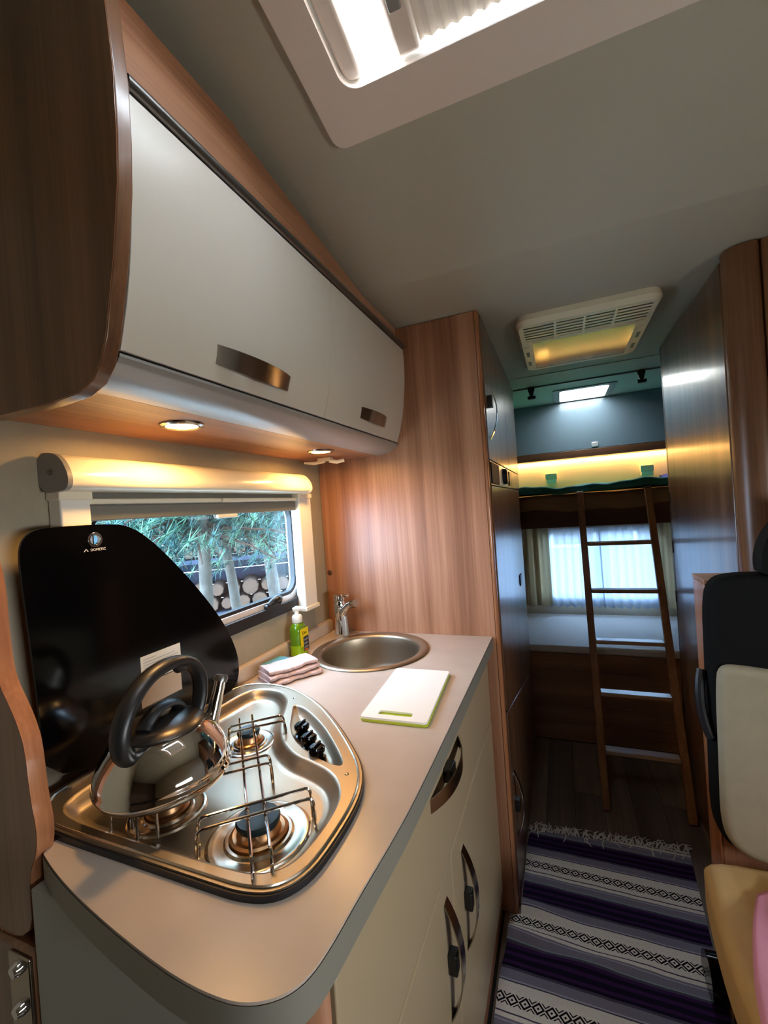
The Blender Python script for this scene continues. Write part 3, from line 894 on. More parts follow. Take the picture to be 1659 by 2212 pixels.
def kp(a, z, s=0.0):
    return Vector((KX, KY, K0)) + hd * a + hp * s + Vector((0, 0, z))


obj('lid_grip', MB().tube(smooth([kp(-0.040, 0.100), kp(-0.030, 0.110), kp(-0.010, 0.119), (kp(0.015, 0.119)), kp(0.034, 0.110), kp(0.042, 0.101)], 2, False), 0.007, 10, flat=0.014, up=(0, 0, 1)), M['bakelite'], ke)
hpts = smooth([kp(-0.052, 0.078), kp(-0.070, 0.074), kp(-0.083, 0.088), kp(-0.084, 0.118), kp(-0.064, 0.152), kp(-0.026, 0.176), kp(0.018, 0.184, -0.006), kp(0.056, 0.176, -0.010), kp(0.079, 0.150, -0.014), kp(0.084, 0.118, -0.014), kp(0.078, 0.090, -0.012), kp(0.070, 0.076, -0.010)], 3, False)
nh = len(hpts)
hw = [0.0130 + 0.003 * math.sin(PI * i / (nh - 1)) for i in range(nh)]
ht = [0.0140 - 0.0045 * min(1.0, i / (nh * 0.6)) for i in range(nh)]
hn = obj('handle', MB().tube(hpts, hw, 14, flat=ht, up=tuple(hp)), M['bakelite'], ke, angle=70)
obj('finger_trigger', MB().tube([kp(0.030, 0.177, -0.008), kp(0.038, 0.168, -0.008), kp(0.048, 0.166, -0.009), kp(0.054, 0.170, -0.009)], [0.008, 0.009, 0.009, 0.006], 10), M['bakelite'], hn)
sp = [kp(0.070, 0.056, -0.036), kp(0.080, 0.080, -0.040), kp(0.090, 0.106, -0.044), kp(0.096, 0.124, -0.046)]
obj('spout', MB().tube(sp, [0.0145, 0.0115, 0.0098, 0.0094], 20), M['mirror'], ke)
obj('whistle_cap', MB().tube([kp(0.0955, 0.123, -0.046), kp(0.098, 0.129, -0.047), kp(0.0995, 0.133, -0.0475)], [0.0118, 0.0118, 0.010], 20), M['grey_rail'], ke)

# ------------------------------------------------------------------ sink, tap and things on the worktop
sk = thing('sink', 'round brushed steel sink bowl let into the worktop', 'sink', (SINK[0], SINK[1], ZW))
obj('basin', MB().lathe([(0.186, 0.000), (0.1875, 0.003), (0.185, 0.0055), (0.176, 0.0065), (0.168, 0.005), (0.162, 0.0035), (0.157, 0.0005), (0.155, -0.006), (0.154, -0.03), (0.150, -0.09), (0.143, -0.115), (0.125, -0.128), (0.08, -0.132), (0.03, -0.134), (0.0, -0.134)], (SINK[0], SINK[1], ZW), 72, caps=False), M['steel_soft'], sk, angle=60)
obj('drain', MB().lathe([(0.030, 0.0), (0.032, 0.002), (0.026, 0.003), (0.020, 0.001), (0.0, 0.001)], (SINK[0], SINK[1], ZW - 0.1335), 24), M['chrome'], sk)

ta = thing('tap', 'short chrome single-lever tap behind the round sink', 'tap', (-0.768, 1.412, ZW))
TX, TY = -0.768, 1.412
obj('body', MB().lathe([(0.0245, 0.0), (0.0255, 0.004), (0.0235, 0.010), (0.0205, 0.055), (0.0195, 0.075), (0.021, 0.078), (0.021, 0.118), (0.0195, 0.122), (0.0195, 0.126), (0.021, 0.128), (0.0205, 0.146), (0.015, 0.151), (0.0, 0.152)], (TX, TY, ZW + 0.0003), 32), M['chrome'], ta)
obj('lever', MB().tube([(TX + 0.010, TY - 0.004, ZW + 0.145), (TX + 0.030, TY - 0.010, ZW + 0.147), (TX + 0.042, TY - 0.012, ZW + 0.148)], [0.006, 0.005, 0.0055], 10), M['chrome'], ta)
obj('spout', MB().tube([(TX + 0.012, TY - 0.004, ZW + 0.078), (TX + 0.026, TY - 0.008, ZW + 0.100), (TX + 0.046, TY - 0.014, ZW + 0.115), (TX + 0.060, TY - 0.018, ZW + 0.119)], [0.016, 0.014, 0.0125, 0.012], 16), M['chrome'], ta)
obj('aerator', MB().tube([(TX + 0.058, TY - 0.0175, ZW + 0.1185), (TX + 0.066, TY - 0.020, ZW + 0.121), (TX + 0.076, TY - 0.023, ZW + 0.124)], [0.0145, 0.0152, 0.0142], 20), M['nickel'], ta)
obj('hose_guide', MB().tube([(TX + 0.022, TY - 0.012, ZW + 0.004), (TX + 0.021, TY - 0.011, ZW + 0.04), (TX + 0.018, TY - 0.009, ZW + 0.072)], [0.0125, 0.012, 0.0115], 14), M['grey_fascia'], ta)

BX, BY = -0.806, 1.190
so = thing('soap_bottle', 'green pump bottle of dish soap with yellow label by the window', 'bottle', (BX, BY, ZW))


def flat_bottle(prof, sq):
    rings = []
    for r_, z_ in prof:
        ring = []
        for i in range(28):
            a = 2 * PI * i / 28
            ex = 0.62
            cx_, cy_ = math.cos(a), math.sin(a)
            ring.append((BX + math.copysign(abs(cx_) ** ex, cx_) * r_ * 0.78, BY + math.copysign(abs(cy_) ** ex, cy_) * r_ * sq, ZW + z_))
        rings.append(ring)
    return MB().loft(rings, True, True, True)


obj('bottle', flat_bottle([(0.0255, 0.0003), (0.028, 0.004), (0.028, 0.050), (0.0278, 0.082), (0.025, 0.094), (0.018, 0.102), (0.012, 0.105), (0.012, 0.108)], 1.0), M['soap_dark'], so, angle=60)
obj('liquid_band', flat_bottle([(0.0282, 0.004), (0.0283, 0.036)], 1.0), M['soap'], so, angle=60)
obj('collar', MB().lathe([(0.0155, 0.105), (0.0165, 0.107), (0.0165, 0.124), (0.013, 0.129), (0.008, 0.130), (0.007, 0.142), (0.0, 0.142)], (BX, BY, ZW), 24), M['white_plastic'], so)
obj('pump_nozzle', MB().tube([(BX - 0.010, BY - 0.006, ZW + 0.146), (BX, BY, ZW + 0.149), (BX + 0.016, BY + 0.010, ZW + 0.149), (BX + 0.027, BY + 0.016, ZW + 0.144)], [0.006, 0.009, 0.006, 0.0035], 10, flat=[0.005, 0.006, 0.005, 0.003]), M['white_plastic'], so)
# labels wrap the two faces turned to the room
fx = BX + 0.0224
l1 = obj('label', MB().box(fx - 0.001, fx, BY - 0.020, BY + 0.0245, ZW + 0.060, ZW + 0.086), M['yellow'], so)
lettering('lettering', 'Cien', 0.0135, frame_matrix((fx + 0.0002, BY + 0.001, ZW + 0.068), Y3, Z3), M['ink'], l1)
l2 = obj('label', MB().box(fx - 0.001, fx, BY - 0.006, BY + 0.0245, ZW + 0.014, ZW + 0.0595), M['dark_label'], so)
for k, (z_, mm) in enumerate(((0.050, 'grey_print'), (0.038, 'grey_print'), (0.026, 'grey_print'), (0.018, 'orange'))):
    obj('print', MB().box(fx - 0.0005, fx + 0.0003, BY - 0.002, BY + 0.020 - 0.004 * (k % 2), ZW + z_ - 0.003, ZW + z_ + 0.002), M[mm], l2)
obj('label', MB().box(fx - 0.001, fx - 0.0001, BY - 0.020, BY - 0.0062, ZW + 0.030, ZW + 0.0595), M['yellow'], so)

spg = obj('sponge', MB().plate(rrect(-0.040, -0.028, 0.040, 0.028, 0.006), [], (-0.797, 1.058, ZW + 0.0258), Vector((0.12, 0.99, 0)).normalized(), Vector((-0.99, 0.12, 0)).normalized(), 0.025), M['sponge'], None, bevel=0.004)
tag(spg, 'light blue cleaning sponge lying behind the folded pink towel', 'sponge')

tw = thing('towel', 'folded pinkish terry cloth lying beside the sink', 'towel', (-0.74, 1.02, ZW))
ta_, tb_ = Vector((0.52, 0.85, 0)).normalized(), Vector((-0.85, 0.52, 0)).normalized()
tc_ = Vector((-0.727, 1.022, ZW))
for layer in range(3):
    z0 = 0.0006 + layer * 0.0125

    def tf(u, v, z0=z0, layer=layer):
        a = (u - 0.5) * (0.155 - 0.006 * layer)
        ang = v * 2 * PI
        wv = 0.003 * math.sin(u * 9 + layer * 2) + 0.002 * math.sin(u * 23)
        ww = 0.046 - 0.003 * layer + wv
        cx_ = math.copysign(abs(math.cos(ang)) ** 0.45, math.cos(ang)) * ww
        cz_ = (math.copysign(abs(math.sin(ang)) ** 0.6, math.sin(ang)) + 1) * 0.0063
        sag = 0.003 * math.sin(u * 7 + layer) * (layer / 2)
        return tc_ + ta_ * a + tb_ * (cx_ + 0.004 * layer) + Vector((0, 0, z0 + cz_ + max(0, sag)))
    mb = MB().grid(tf, 22, 28)
    n0 = [k * 23 for k in range(28)]
    n1 = [k * 23 + 22 for k in range(28)]
    mb.f.append(tuple(n0))
    mb.f.append(tuple(n1[::-1]))
    obj('fold', mb, M['towel'], tw, angle=80)

cb = thing('cutting_board', 'small white cutting board with lime green edge and slot', 'cutting board', (-0.36, 0.975, ZW))
bo = [(-0.449, 1.118), (-0.292, 1.118), (-0.278, 0.838), (-0.423, 0.831)]
cbc = (-0.3605, 0.977)
bu_, bv_ = Vector((0.9995, 0.03, 0)).normalized(), Vector((-0.068, 0.9977, 0)).normalized()
bO = Vector((cbc[0], cbc[1], 0))
slot = rrect(-0.038, -0.122, 0.036, -0.106, 0.004)
out_b = rrect(-0.075, -0.142, 0.075, 0.142, 0.010)
obj('lower_layer', MB().plate(out_b, [slot], bO + Vector((0, 0, ZW + 0.0055)), bu_, bv_, 0.005), M['lime'], cb, bevel=0.001)
obj('upper_layer', MB().plate(inset(out_b, 0.0012), [inset(slot, -0.001)], bO + Vector((0, 0, ZW + 0.0105)), bu_, bv_, 0.0048), M['board_white'], cb, bevel=0.0015)
obj('slot_rim', MB().plate(slot, [], bO + Vector((0, 0, ZW + 0.0045)), bu_, bv_, 0.004), M['lime'], cb)

# ------------------------------------------------------------------ ceiling air conditioner
ac = thing('air_conditioner', 'white ceiling air conditioner with slatted grille and mirror panel', 'air conditioner', (0.12, 1.9, ZC))
AX0, AX1, AY0, AY1, AZ = -0.108, 0.348, 1.597, 2.192, 1.978
o1 = rrect(AX0, AY0, AX1, AY1, 0.05)
h1 = rrect(-0.080, 1.618, 0.320, 1.782, 0.010)
h2 = rrect(-0.058, 1.808, 0.298, 2.156, 0.008)
bz = MB()
bz.plate(neg(inset(o1, 0.012)), [neg(h1), neg(h2)], (0, 0, AZ), X3, (0, -1, 0), 0.006)
bz.loft([[(x, y, AZ) for x, y in inset(o1, 0.012)], [(x, y, AZ + 0.008) for x, y in inset(o1, 0.004)], [(x, y, AZ + 0.016) for x, y in o1], [(x, y, ZC - 0.0005) for x, y in inset(o1, 0.004)]])
obj('bezel', bz, M['cream_plastic'], ac)
obj('grille_back', MB().box(-0.085, 0.325, 1.612, 1.788, AZ + 0.016, AZ + 0.018), M['mattress_brown'], ac)
for k in range(6):
    y = 1.622 + k * 0.0272
    obj('slat', MB().plate([(y, AZ + 0.001), (y + 0.016, AZ + 0.001), (y + 0.018, AZ + 0.010), (y + 0.012, AZ + 0.010)], [], (-0.0805, 0, 0), Y3, Z3, -0.401), M['cream_plastic'], ac)
for x in (0.025, 0.120, 0.215):
    obj('divider', MB().box(x - 0.004, x + 0.004, 1.617, 1.783, AZ - 0.001, AZ + 0.012), M['cream_plastic'], ac)
for x0, x1 in ((-0.02, 0.062), (0.14, 0.262)):
    obj('air_slot', MB().box(x0, x1, 1.7475, 1.7575, AZ + 0.002, AZ + 0.005), M['black'], ac)
obj('mirror_panel', MB().box(-0.059, 0.299, 1.807, 2.157, AZ + 0.001, AZ + 0.006), M['aluminium_mirror'], ac)
for x0, x1 in ((-0.090, -0.070), (0.308, 0.328)):
    obj('side_outlet', MB().plate([(1.84, AZ - 0.0015), (2.14, AZ - 0.0015), (2.14, AZ + 0.001), (1.84, AZ + 0.001)], [], (x0, 0, 0), Y3, Z3, -(x1 - x0)), M['cream_plastic'], ac)
    for y0 in (1.90, 2.03):
        obj('outlet_slot', MB().box(x0 + 0.004, x1 - 0.004, y0, y0 + 0.06, AZ - 0.0022, AZ - 0.0005), M['black'], ac)

# ------------------------------------------------------------------ curtain rail across the bunk
cr_ = thing('curtain_rail', 'thin grey ceiling rail with two black clips before the bunk', 'rail', (0.15, 2.66, ZC))
obj('rail', MB().box(-0.209, 0.60, 2.655, 2.665, ZC - 0.008, ZC - 0.0005), M['grey_rail'], cr_)
for x in (-0.108, 0.442):
    c_ = obj('clip', MB().plate(smooth([(-0.010, -0.022), (0.010, -0.022), (0.014, 0.0), (0.020, 0.012), (0.016, 0.028), (-0.016, 0.028), (-0.020, 0.012), (-0.014, 0.0)], 1), [], (x, 2.646, 1.985), X3, Z3, 0.018), M['black'], cr_, bevel=0.003)
    obj('clip_jaw', MB().box(x - 0.022, x + 0.022, 2.640, 2.664, 1.945, 1.963), M['black'], c_, bevel=0.004)

# ------------------------------------------------------------------ rear bunk
YB = 2.63
lk = thing('wall_locker', 'glossy locker with blue-grey bounce light in its colour over the upper bunk', 'locker', (0.2, 3.29, 1.63))
obj('front', MB().box(-0.84, 1.29, 3.203, 3.220, 1.682, 2.012), M['locker'], lk, bevel=0.002)
obj('bottom_board', MB().box(-0.848, 1.298, 3.200, 3.340, 1.632, 1.680), M['wood_dark'], lk, bevel=0.002)
obj('back_box', MB().box(-0.848, 1.298, 3.222, 3.368, 1.682, 2.012), M['white_plastic'], lk)
obj('push_button', MB().box(0.222, 0.262, 3.196, 3.203, 1.690, 1.722), M['grey_fascia'], lk, bevel=0.004)
led = obj('led_strip', MB().box(-0.80, 1.25, 3.346, 3.364, 1.640, 1.646), M['led_warm'])
tag(led, 'glowing warm light strip under the rear locker', 'light strip')
for x, nm in ((-0.042, 'small white reading lamp on the cream wall nearer the fridge'), (0.552, 'small white reading lamp on the cream wall nearer the brown wardrobe')):
    t = thing('reading_lamp', nm, 'lamp', (x, 3.37, 1.47), 'reading lamps over the bunk')
    obj('housing', MB().plate(rrect(x - 0.038, 1.505, x + 0.038, 1.545, 0.006), [], (0, 3.325, 0), X3, Z3, 0.044), M['cream_plastic'], t, bevel=0.003)
    obj('lens', MB().plate(rrect(x - 0.034, 1.478, x + 0.034, 1.504, 0.010), [], (0, 3.335, 0), X3, Z3, 0.034), M['white_plastic'], t, bevel=0.004)

ub = thing('upper_bunk', 'dark wooden upper bunk board spanning the rear above the curtained window', 'bunk bed', (0.2, 2.63, 1.2))
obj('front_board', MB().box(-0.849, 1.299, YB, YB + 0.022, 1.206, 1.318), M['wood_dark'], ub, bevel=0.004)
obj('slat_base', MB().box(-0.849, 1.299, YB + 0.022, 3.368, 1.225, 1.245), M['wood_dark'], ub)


def soft_slab(x0, x1, y0, y1, z0, z1, amp, seed, nx=60, ny=14):
    """A soft slab with rounded front and a slightly wavy skin."""
    rnd = random.Random(seed)
    ph = [rnd.uniform(0, 6.28) for _ in range(6)]
    prof = [(0.0, 0.0), (-0.35, 0.12), (-0.5, 0.5), (-0.35, 0.88), (0.0, 1.0)]
    rings = []
    for i in range(nx + 1):
        x = x0 + (x1 - x0) * i / nx
        w = amp * (math.sin(x * 9 + ph[0]) + 0.6 * math.sin(x * 23 + ph[1]) + 0.4 * math.sin(x * 51 + ph[2]))
        w2 = amp * (math.sin(x * 7 + ph[3]) + 0.6 * math.sin(x * 19 + ph[4]))
        R = (z1 - z0) * 0.5
        ring = [(x, y1, z0)]
        ring += [(x, y0 + R * 0.6 + q[0] * R + w2 * 0.4, z0 + (z1 - z0) * q[1] + w * (0.6 if q[1] < 0.4 else 0.9)) for q in prof]
        ring += [(x, y0 + (y1 - y0) * 0.4, z1 + w2 * 0.8), (x, y1, z1 + w2 * 0.5)]
        rings.append(ring)
    return MB().loft(rings, True, True, True)


bm_ = obj('bunk_mattress', soft_slab(-0.845, 1.295, YB - 0.010, 3.366, 1.2455, 1.388, 0.004, 3), M['mattress_brown'], angle=60)
tag(bm_, 'beige mattress of the upper bunk under the teal blanket', 'mattress')
bk = obj('blanket', soft_slab(-0.845, 0.62, YB - 0.014, 3.360, 1.398, 1.438, 0.008, 5, 110), M['teal'], angle=60)
tag(bk, 'crumpled teal blanket spread on the upper bunk', 'blanket')
bk2 = obj('blanket', soft_slab(0.624, 1.295, YB - 0.004, 3.360, 1.402, 1.47, 0.008, 8, 50), M['blue'], angle=60)
tag(bk2, 'blue blanket at the wardrobe end of the upper bunk', 'blanket')

lb = thing('lower_bunk', 'lower bunk base with wood board front beneath the curtained window', 'bunk bed', (0.2, 2.63, 0))
for k in range(5):
    z0 = 0.004 + k * 0.0985
    obj('board', MB().box(-0.849, 1.299, YB, YB + 0.02, z0 + 0.0006, z0 + 0.0979), M['wood_base'], lb, bevel=0.0015)
obj('frame', MB().box(-0.849, 1.299, YB + 0.021, 3.368, 0.004, 0.496), M['wood_base'], lb)
lm = obj('mattress', MB().box(-0.846, 1.296, YB - 0.004, 3.366, 0.4975, 0.538), M['mattress'], None, bevel=0.012, seg=3)
tag(lm, 'thin pale mattress on the lower bunk under the window', 'mattress')

# rear window with curtains
w2_ = struct('window_2', MB().plate(inset(rear_win, -0.02), [inset(rear_win, 0.02)], (0, 3.364, 0), X3, Z3, 0.02), M['alu'], bevel=0.003)
obj('pane', MB().plate(inset(rear_win, 0.018), [], (0, 3.392, 0), X3, Z3, 0.004), M['glass'], w2_)
obj('glazing_bar', MB().box(0.24, 0.262, 3.372, 3.386, 0.645, 1.125), M['alu'], w2_)


def drape(x0, x1, z0, z1, y, amp, waves, seed, nz=10):
    rnd = random.Random(seed)
    p1, p2 = rnd.uniform(0, 6), rnd.uniform(0, 6)
    n = int((x1 - x0) / 0.006)

    def f(u, v):
        x = x0 + (x1 - x0) * u
        a = math.sin(u * waves * 2 * PI + p1 + 0.5 * math.sin(v * 2 + u * 9)) + 0.4 * math.sin(u * waves * 4.3 * PI + p2)
        z = z0 + (z1 - z0) * v + (0.008 * math.sin(u * waves * 2 * PI + p2) * (1 - v))
        return (x + 0.006 * math.sin(u * waves * 6.28 + 1) * (1 - v), y + amp * a * (0.55 + 0.45 * (1 - v)), z)
    return MB().grid(f, n, nz)


for x0, x1, nm in ((-0.115, 0.245, 'white sheer curtain half nearer the fridge at the rear window'), (0.238, 0.600, 'white sheer curtain half behind the ladder at the rear window')):
    s_ = thing('sheer_curtain', nm, 'curtain', ((x0 + x1) / 2, 3.34, 0.6), 'sheer curtains of the rear window')
    obj('cloth', drape(x0, x1, 0.592, 1.165, 3.345, 0.006, 7, int(x0 * 100) + 20), M['sheer'], s_, angle=80)
    obj('hem', MB().grid(lambda u, v, x0=x0, x1=x1: (x0 + (x1 - x0) * u, 3.338 + 0.004 * math.sin(u * 44), 1.150 + v * 0.018), 40, 1), M['white_plastic'], s_)
for x0, x1, nm in ((-0.36, -0.085, 'beige side curtain hanging nearer the fridge at the rear window'), (0.585, 0.80, 'beige side curtain hanging nearer the wardrobe at the rear window')):
    c_ = obj('side_curtain', drape(x0, x1, 0.60, 1.19, 3.322, 0.011, 3.4, int(x0 * 50) + 60), M['curtain'], angle=80)
    tag(c_, nm, 'curtain', 'side curtains of the rear window')
cv = thing('curtain_rod', 'thin white curtain rod above the rear window under the bunk', 'curtain rod', (0.2, 3.34, 1.18))
obj('rod', MB().tube([(-0.40, 3.340, 1.180), (0.85, 3.340, 1.180)], 0.005, 10), M['white_plastic'], cv)
for x in (-0.38, 0.83):
    obj('holder', MB().box(x - 0.008, x + 0.008, 3.334, 3.369, 1.172, 1.190), M['white_plastic'], cv)

# ------------------------------------------------------------------ ladder
la = thing('bunk_ladder', 'narrow wooden ladder leaning against the upper bunk', 'ladder', (0.265, 2.09, 0))
lean = Vector((0, 0.51, 1.4)).normalized()
ln = lean.cross(Vector((1, 0, 0)))


def lp(x, s, d=0.0):
    return Vector((x, 2.078, 0.006)) + lean * s + ln * d


def lbox(x0, x1, s0, s1, d0, d1):
    c = [lp(x, s, d) for d in (d0, d1) for x, s in ((x0, s0), (x1, s0), (x1, s1), (x0, s1))]
    return MB().add(c, [(0, 1, 2, 3), (4, 7, 6, 5), (0, 4, 5, 1), (1, 5, 6, 2), (2, 6, 7, 3), (3, 7, 4, 0)])


for x0, x1 in ((0.091, 0.122), (0.408, 0.440)):
    st = obj('stile', lbox(x0, x1, 0, 1.472, -0.012, 0.012), M['ladder'], la, bevel=0.003)
    obj('end_cap', lbox(x0 - 0.001, x1 + 0.001, 1.472, 1.480, -0.013, 0.013), M['white_plastic'] if x0 < 0.2 else M['wood_dark'], st, bevel=0.002)
for z in (0.236, 0.462, 0.680, 0.907, 1.133):
    y = 2.078 + z * 0.51 / 1.4
    obj('rung', MB().box(0.1215, 0.4085, y - 0.030, y + 0.022, z - 0.018, z), M['rung'], la, bevel=0.004)

# ------------------------------------------------------------------ wardrobe on the other side of the aisle
wa = thing('wardrobe', 'tall glossy brown wardrobe with rounded front post facing the galley', 'wardrobe', (0.85, 1.9, 0))
XR = 0.455
obj('corner_post', MB().plate(smooth([(XR, 1.508), (XR, 1.475), (XR + 0.012, 1.448), (XR + 0.040, 1.438), (XR + 0.075, 1.438), (XR + 0.075, 1.508)], 2), [], (0, 0, 2.012), X3, Y3, 2.01), M['wood_shaded'], wa)
obj('near_wall', MB().box(XR + 0.073, 1.298, 1.438, 1.456, 0.002, 2.012), M['wood_shaded'], wa)
obj('carcass', MB().box(XR + 0.024, 1.298, 1.457, 2.286, 0.002, 2.010), M['wood_gloss'], wa)
d = obj('door', MB().box(XR + 0.002, XR + 0.022, 1.513, 2.268, 0.012, 2.004), M['wood_gloss'], wa, bevel=0.003)
for z in (1.34, 1.12, 0.90, 0.40):
    obj('hinge', MB().tube([(XR + 0.004, 2.272, z - 0.025), (XR + 0.004, 2.272, z + 0.025)], 0.006, 8), M['black'], d)
obj('rear_post', MB().box(XR + 0.004, XR + 0.060, 2.278, 2.300, 0.002, 2.010), M['wood_dark'], wa, bevel=0.003)

# ------------------------------------------------------------------ half-height wall, travel seat, things on it
hw_ = thing('half_wall', 'half-height wooden wall behind the black and beige travel seat', 'partition', (0.7, 1.38, 0))
obj('panel', MB().box(0.334, 1.298, 1.332, 1.424, 0.002, 1.130), M['wood_z'], hw_)
obj('cap', MB().box(0.327, 1.298, 1.325, 1.432, 1.131, 1.142), M['wood_x'], hw_, bevel=0.002)
obj('end_strip', MB().box(0.328, 0.3335, 1.330, 1.428, 0.002, 1.130), M['wood_edge'], hw_, bevel=0.002)

se = thing('travel_seat', 'bench travel seat with beige cushions and black upper backrest', 'seat', (0.55, 1.15, 0))


def cushion(outline, O, U, V, t, r, name, m, parent):
    n = Vector(U).cross(Vector(V)).normalized()
    l = outline
    rings = []
    for k in range(7):
        a = PI / 2 * k / 6
        rings.append([Vector(O) + Vector(U) * x + Vector(V) * y + n * (r * math.sin(a) - r) for x, y in inset(l, r * (1 - math.cos(a)))])
    full = [[Vector(O) + Vector(U) * x + Vector(V) * y - n * t for x, y in l]] + rings
    mb = MB().loft(full, True, True, False)
    last = full[-1]
    tri = tessellate_polygon([[Vector((p.dot(Vector(U)), p.dot(Vector(V)), 0)) for p in last]])
    nn = []
    for a, b, c in tri:
        g = (last[b] - last[a]).cross(last[c] - last[a])
        nn.append((a, b, c) if g.dot(n) > 0 else (a, c, b))
    mb.add(last, nn)
    return obj(name, mb, m, parent, angle=60)


# backrest in the plane y = const, facing the galley's near end
br = [(0.313, 0.50), (0.83, 0.47), (0.83, 1.163), (0.375, 1.163), (0.335, 1.150), (0.319, 1.10)]
bz_ = smooth([(0.311, 0.70), (0.308, 0.56), (0.322, 0.505), (0.365, 0.478), (0.45, 0.474), (0.83, 0.474), (0.83, 0.80), (0.83, 1.163), (0.45, 1.163), (0.375, 1.162), (0.336, 1.148), (0.3195, 1.10), (0.317, 0.95)], 2)
cushion(bz_, (0, 1.272, 0), X3, Z3, 0.052, 0.022, 'backrest', M['black_seat'], se)
bb = smooth([(0.319, 0.70), (0.315, 0.57), (0.329, 0.515), (0.370, 0.486), (0.45, 0.480), (0.80, 0.480), (0.80, 0.93), (0.45, 0.940), (0.37, 0.950), (0.335, 0.948), (0.323, 0.915)], 2)
cushion(bb, (0, 1.248, 0), X3, Z3, 0.020, 0.018, 'back_cushion', M['beige_seat'], se)
seat_l = smooth([(0.272, 1.266), (0.262, 1.20), (0.250, 1.08), (0.246, 0.98), (0.252, 0.86), (0.30, 0.78), (0.40, 0.74), (0.83, 0.74), (0.83, 1.266), (0.45, 1.268)], 2)
cushion(seat_l, (0, 0, 0.472), X3, Y3, 0.10, 0.025, 'seat_cushion', M['beige_cushion'], se)
obj('seat_box', MB().box(0.385, 0.83, 0.80, 1.320, 0.002, 0.368), M['wood_gloss'], se, bevel=0.004)
obj('headrest', MB().plate(smooth([(0.430, 1.150), (0.425, 1.20), (0.440, 1.255), (0.475, 1.30), (0.55, 1.32), (0.66, 1.32), (0.70, 1.25), (0.70, 1.150)], 2), [], (0, 1.262, 0), X3, Z3, 0.055), M['black_seat'], se, bevel=0.012, seg=3)
lv = obj('side_lever', MB().tube(smooth([(0.306, 1.310, 0.918), (0.299, 1.300, 0.895), (0.295, 1.292, 0.86), (0.297, 1.290, 0.82), (0.303, 1.286, 0.785), (0.311, 1.282, 0.76)], 2, False), [0.010] * 21 if False else 0.011, 10), M['rubber'], se)
obj('slide_rail', MB().box(0.345, 0.384, 0.85, 1.325, 0.003, 0.03), M['black'], se, bevel=0.004)
bk_ = obj('belt_buckle', MB().plate(smooth([(1.335, 0.016), (1.42, 0.016), (1.445, 0.05), (1.42, 0.10), (1.38, 0.125), (1.34, 0.11), (1.325, 0.05)], 2), [], (0.324, 0, 0), Y3, Z3, 0.034), M['glass_black'], None, bevel=0.006)
tag(bk_, 'glossy black seat fitting resting on the edge of the striped rug', 'fitting')


def fleece(u, v):
    # a loose pink throw on the seat's front corner
    x = 0.245 + 0.36 * u + 0.10 * (v ** 1.5) * (1 - u) * 1.0
    y = 0.80 + 0.36 * v + 0.03 * math.sin(u * 5)
    z = 0.4765 + 0.010 * (1 + math.sin(u * 13 + v * 4)) * 0.6 + 0.010 * (1 + math.sin(v * 11 + u * 6)) * 0.5 + 0.02 * math.sin(u * PI) * math.sin(v * PI)
    return (x, y, z)


mbf = MB().grid(fleece, 28, 28)
fl_ = obj('throw_blanket', mbf, M['pink'], angle=80)
sol = fl_.modifiers.new('thick', 'SOLIDIFY')
sol.thickness = 0.006
sol.offset = 1.0
tag(fl_, 'pink fleece throw lying on the seat cushion', 'blanket')

# ------------------------------------------------------------------ rug
RW, RLEN, PER = 0.577, 1.30, 0.245
ra = math.radians(4.6)
rO = Vector((-0.203, 1.866, 0))
rU, rV = Vector((math.cos(ra), math.sin(ra), 0)), Vector((math.sin(ra) * -1, -math.cos(ra), 0)) * 1.0
rV = Vector((-math.sin(ra) * 1.0, -math.cos(ra), 0))


def rug_pt(u, v):
    d = v * RLEN
    x_ = u * RW
    wob = 0.006 * math.sin(d * 13 + 1) * (1 - u)
    z = 0.0035 + 0.003 * (1 + math.sin(d * 9.0 + u * 2.0)) * 0.5
    z += 0.024 * math.exp(-((d - 0.475) / 0.030) ** 2) * max(0.0, 1 - u * 2.2)      # a ruck beside the kitchen plinth
    z += 0.016 * math.exp(-((d - 0.36 - 0.08 * u) / 0.025) ** 2) * math.exp(-((u - 0.10) / 0.16) ** 2)
    z += 0.010 * math.exp(-((d - 0.56 + 0.10 * u) / 0.030) ** 2) * math.exp(-((u - 0.45) / 0.25) ** 2)
    p = rO + rU * (x_ + wob) + rV * d
    lim = -0.2035 if p.y > 1.462 else -0.2475
    return (max(p.x, lim), p.y, z)


rug_m = bpy.data.materials.new('striped_woven_rug')
rug_m.use_nodes = True
nt = rug_m.node_tree
B = nt.nodes['Principled BSDF']
B.inputs['Roughness'].default_value = 0.95
B.inputs['Specular IOR Level'].default_value = 0.1


def node(t, **k):
    n = nt.nodes.new(t)
    for a, b in k.items():
        setattr(n, a, b)
    return n


def math_(op, a, b=None, c=None):
    n = node('ShaderNodeMath', operation=op)
    for i_, v in enumerate((a, b, c)):
        if v is None:
            continue
        if isinstance(v, (int, float)):
            n.inputs[i_].default_value = v
        else:
            nt.links.new(v, n.inputs[i_])
    return n.outputs[0]


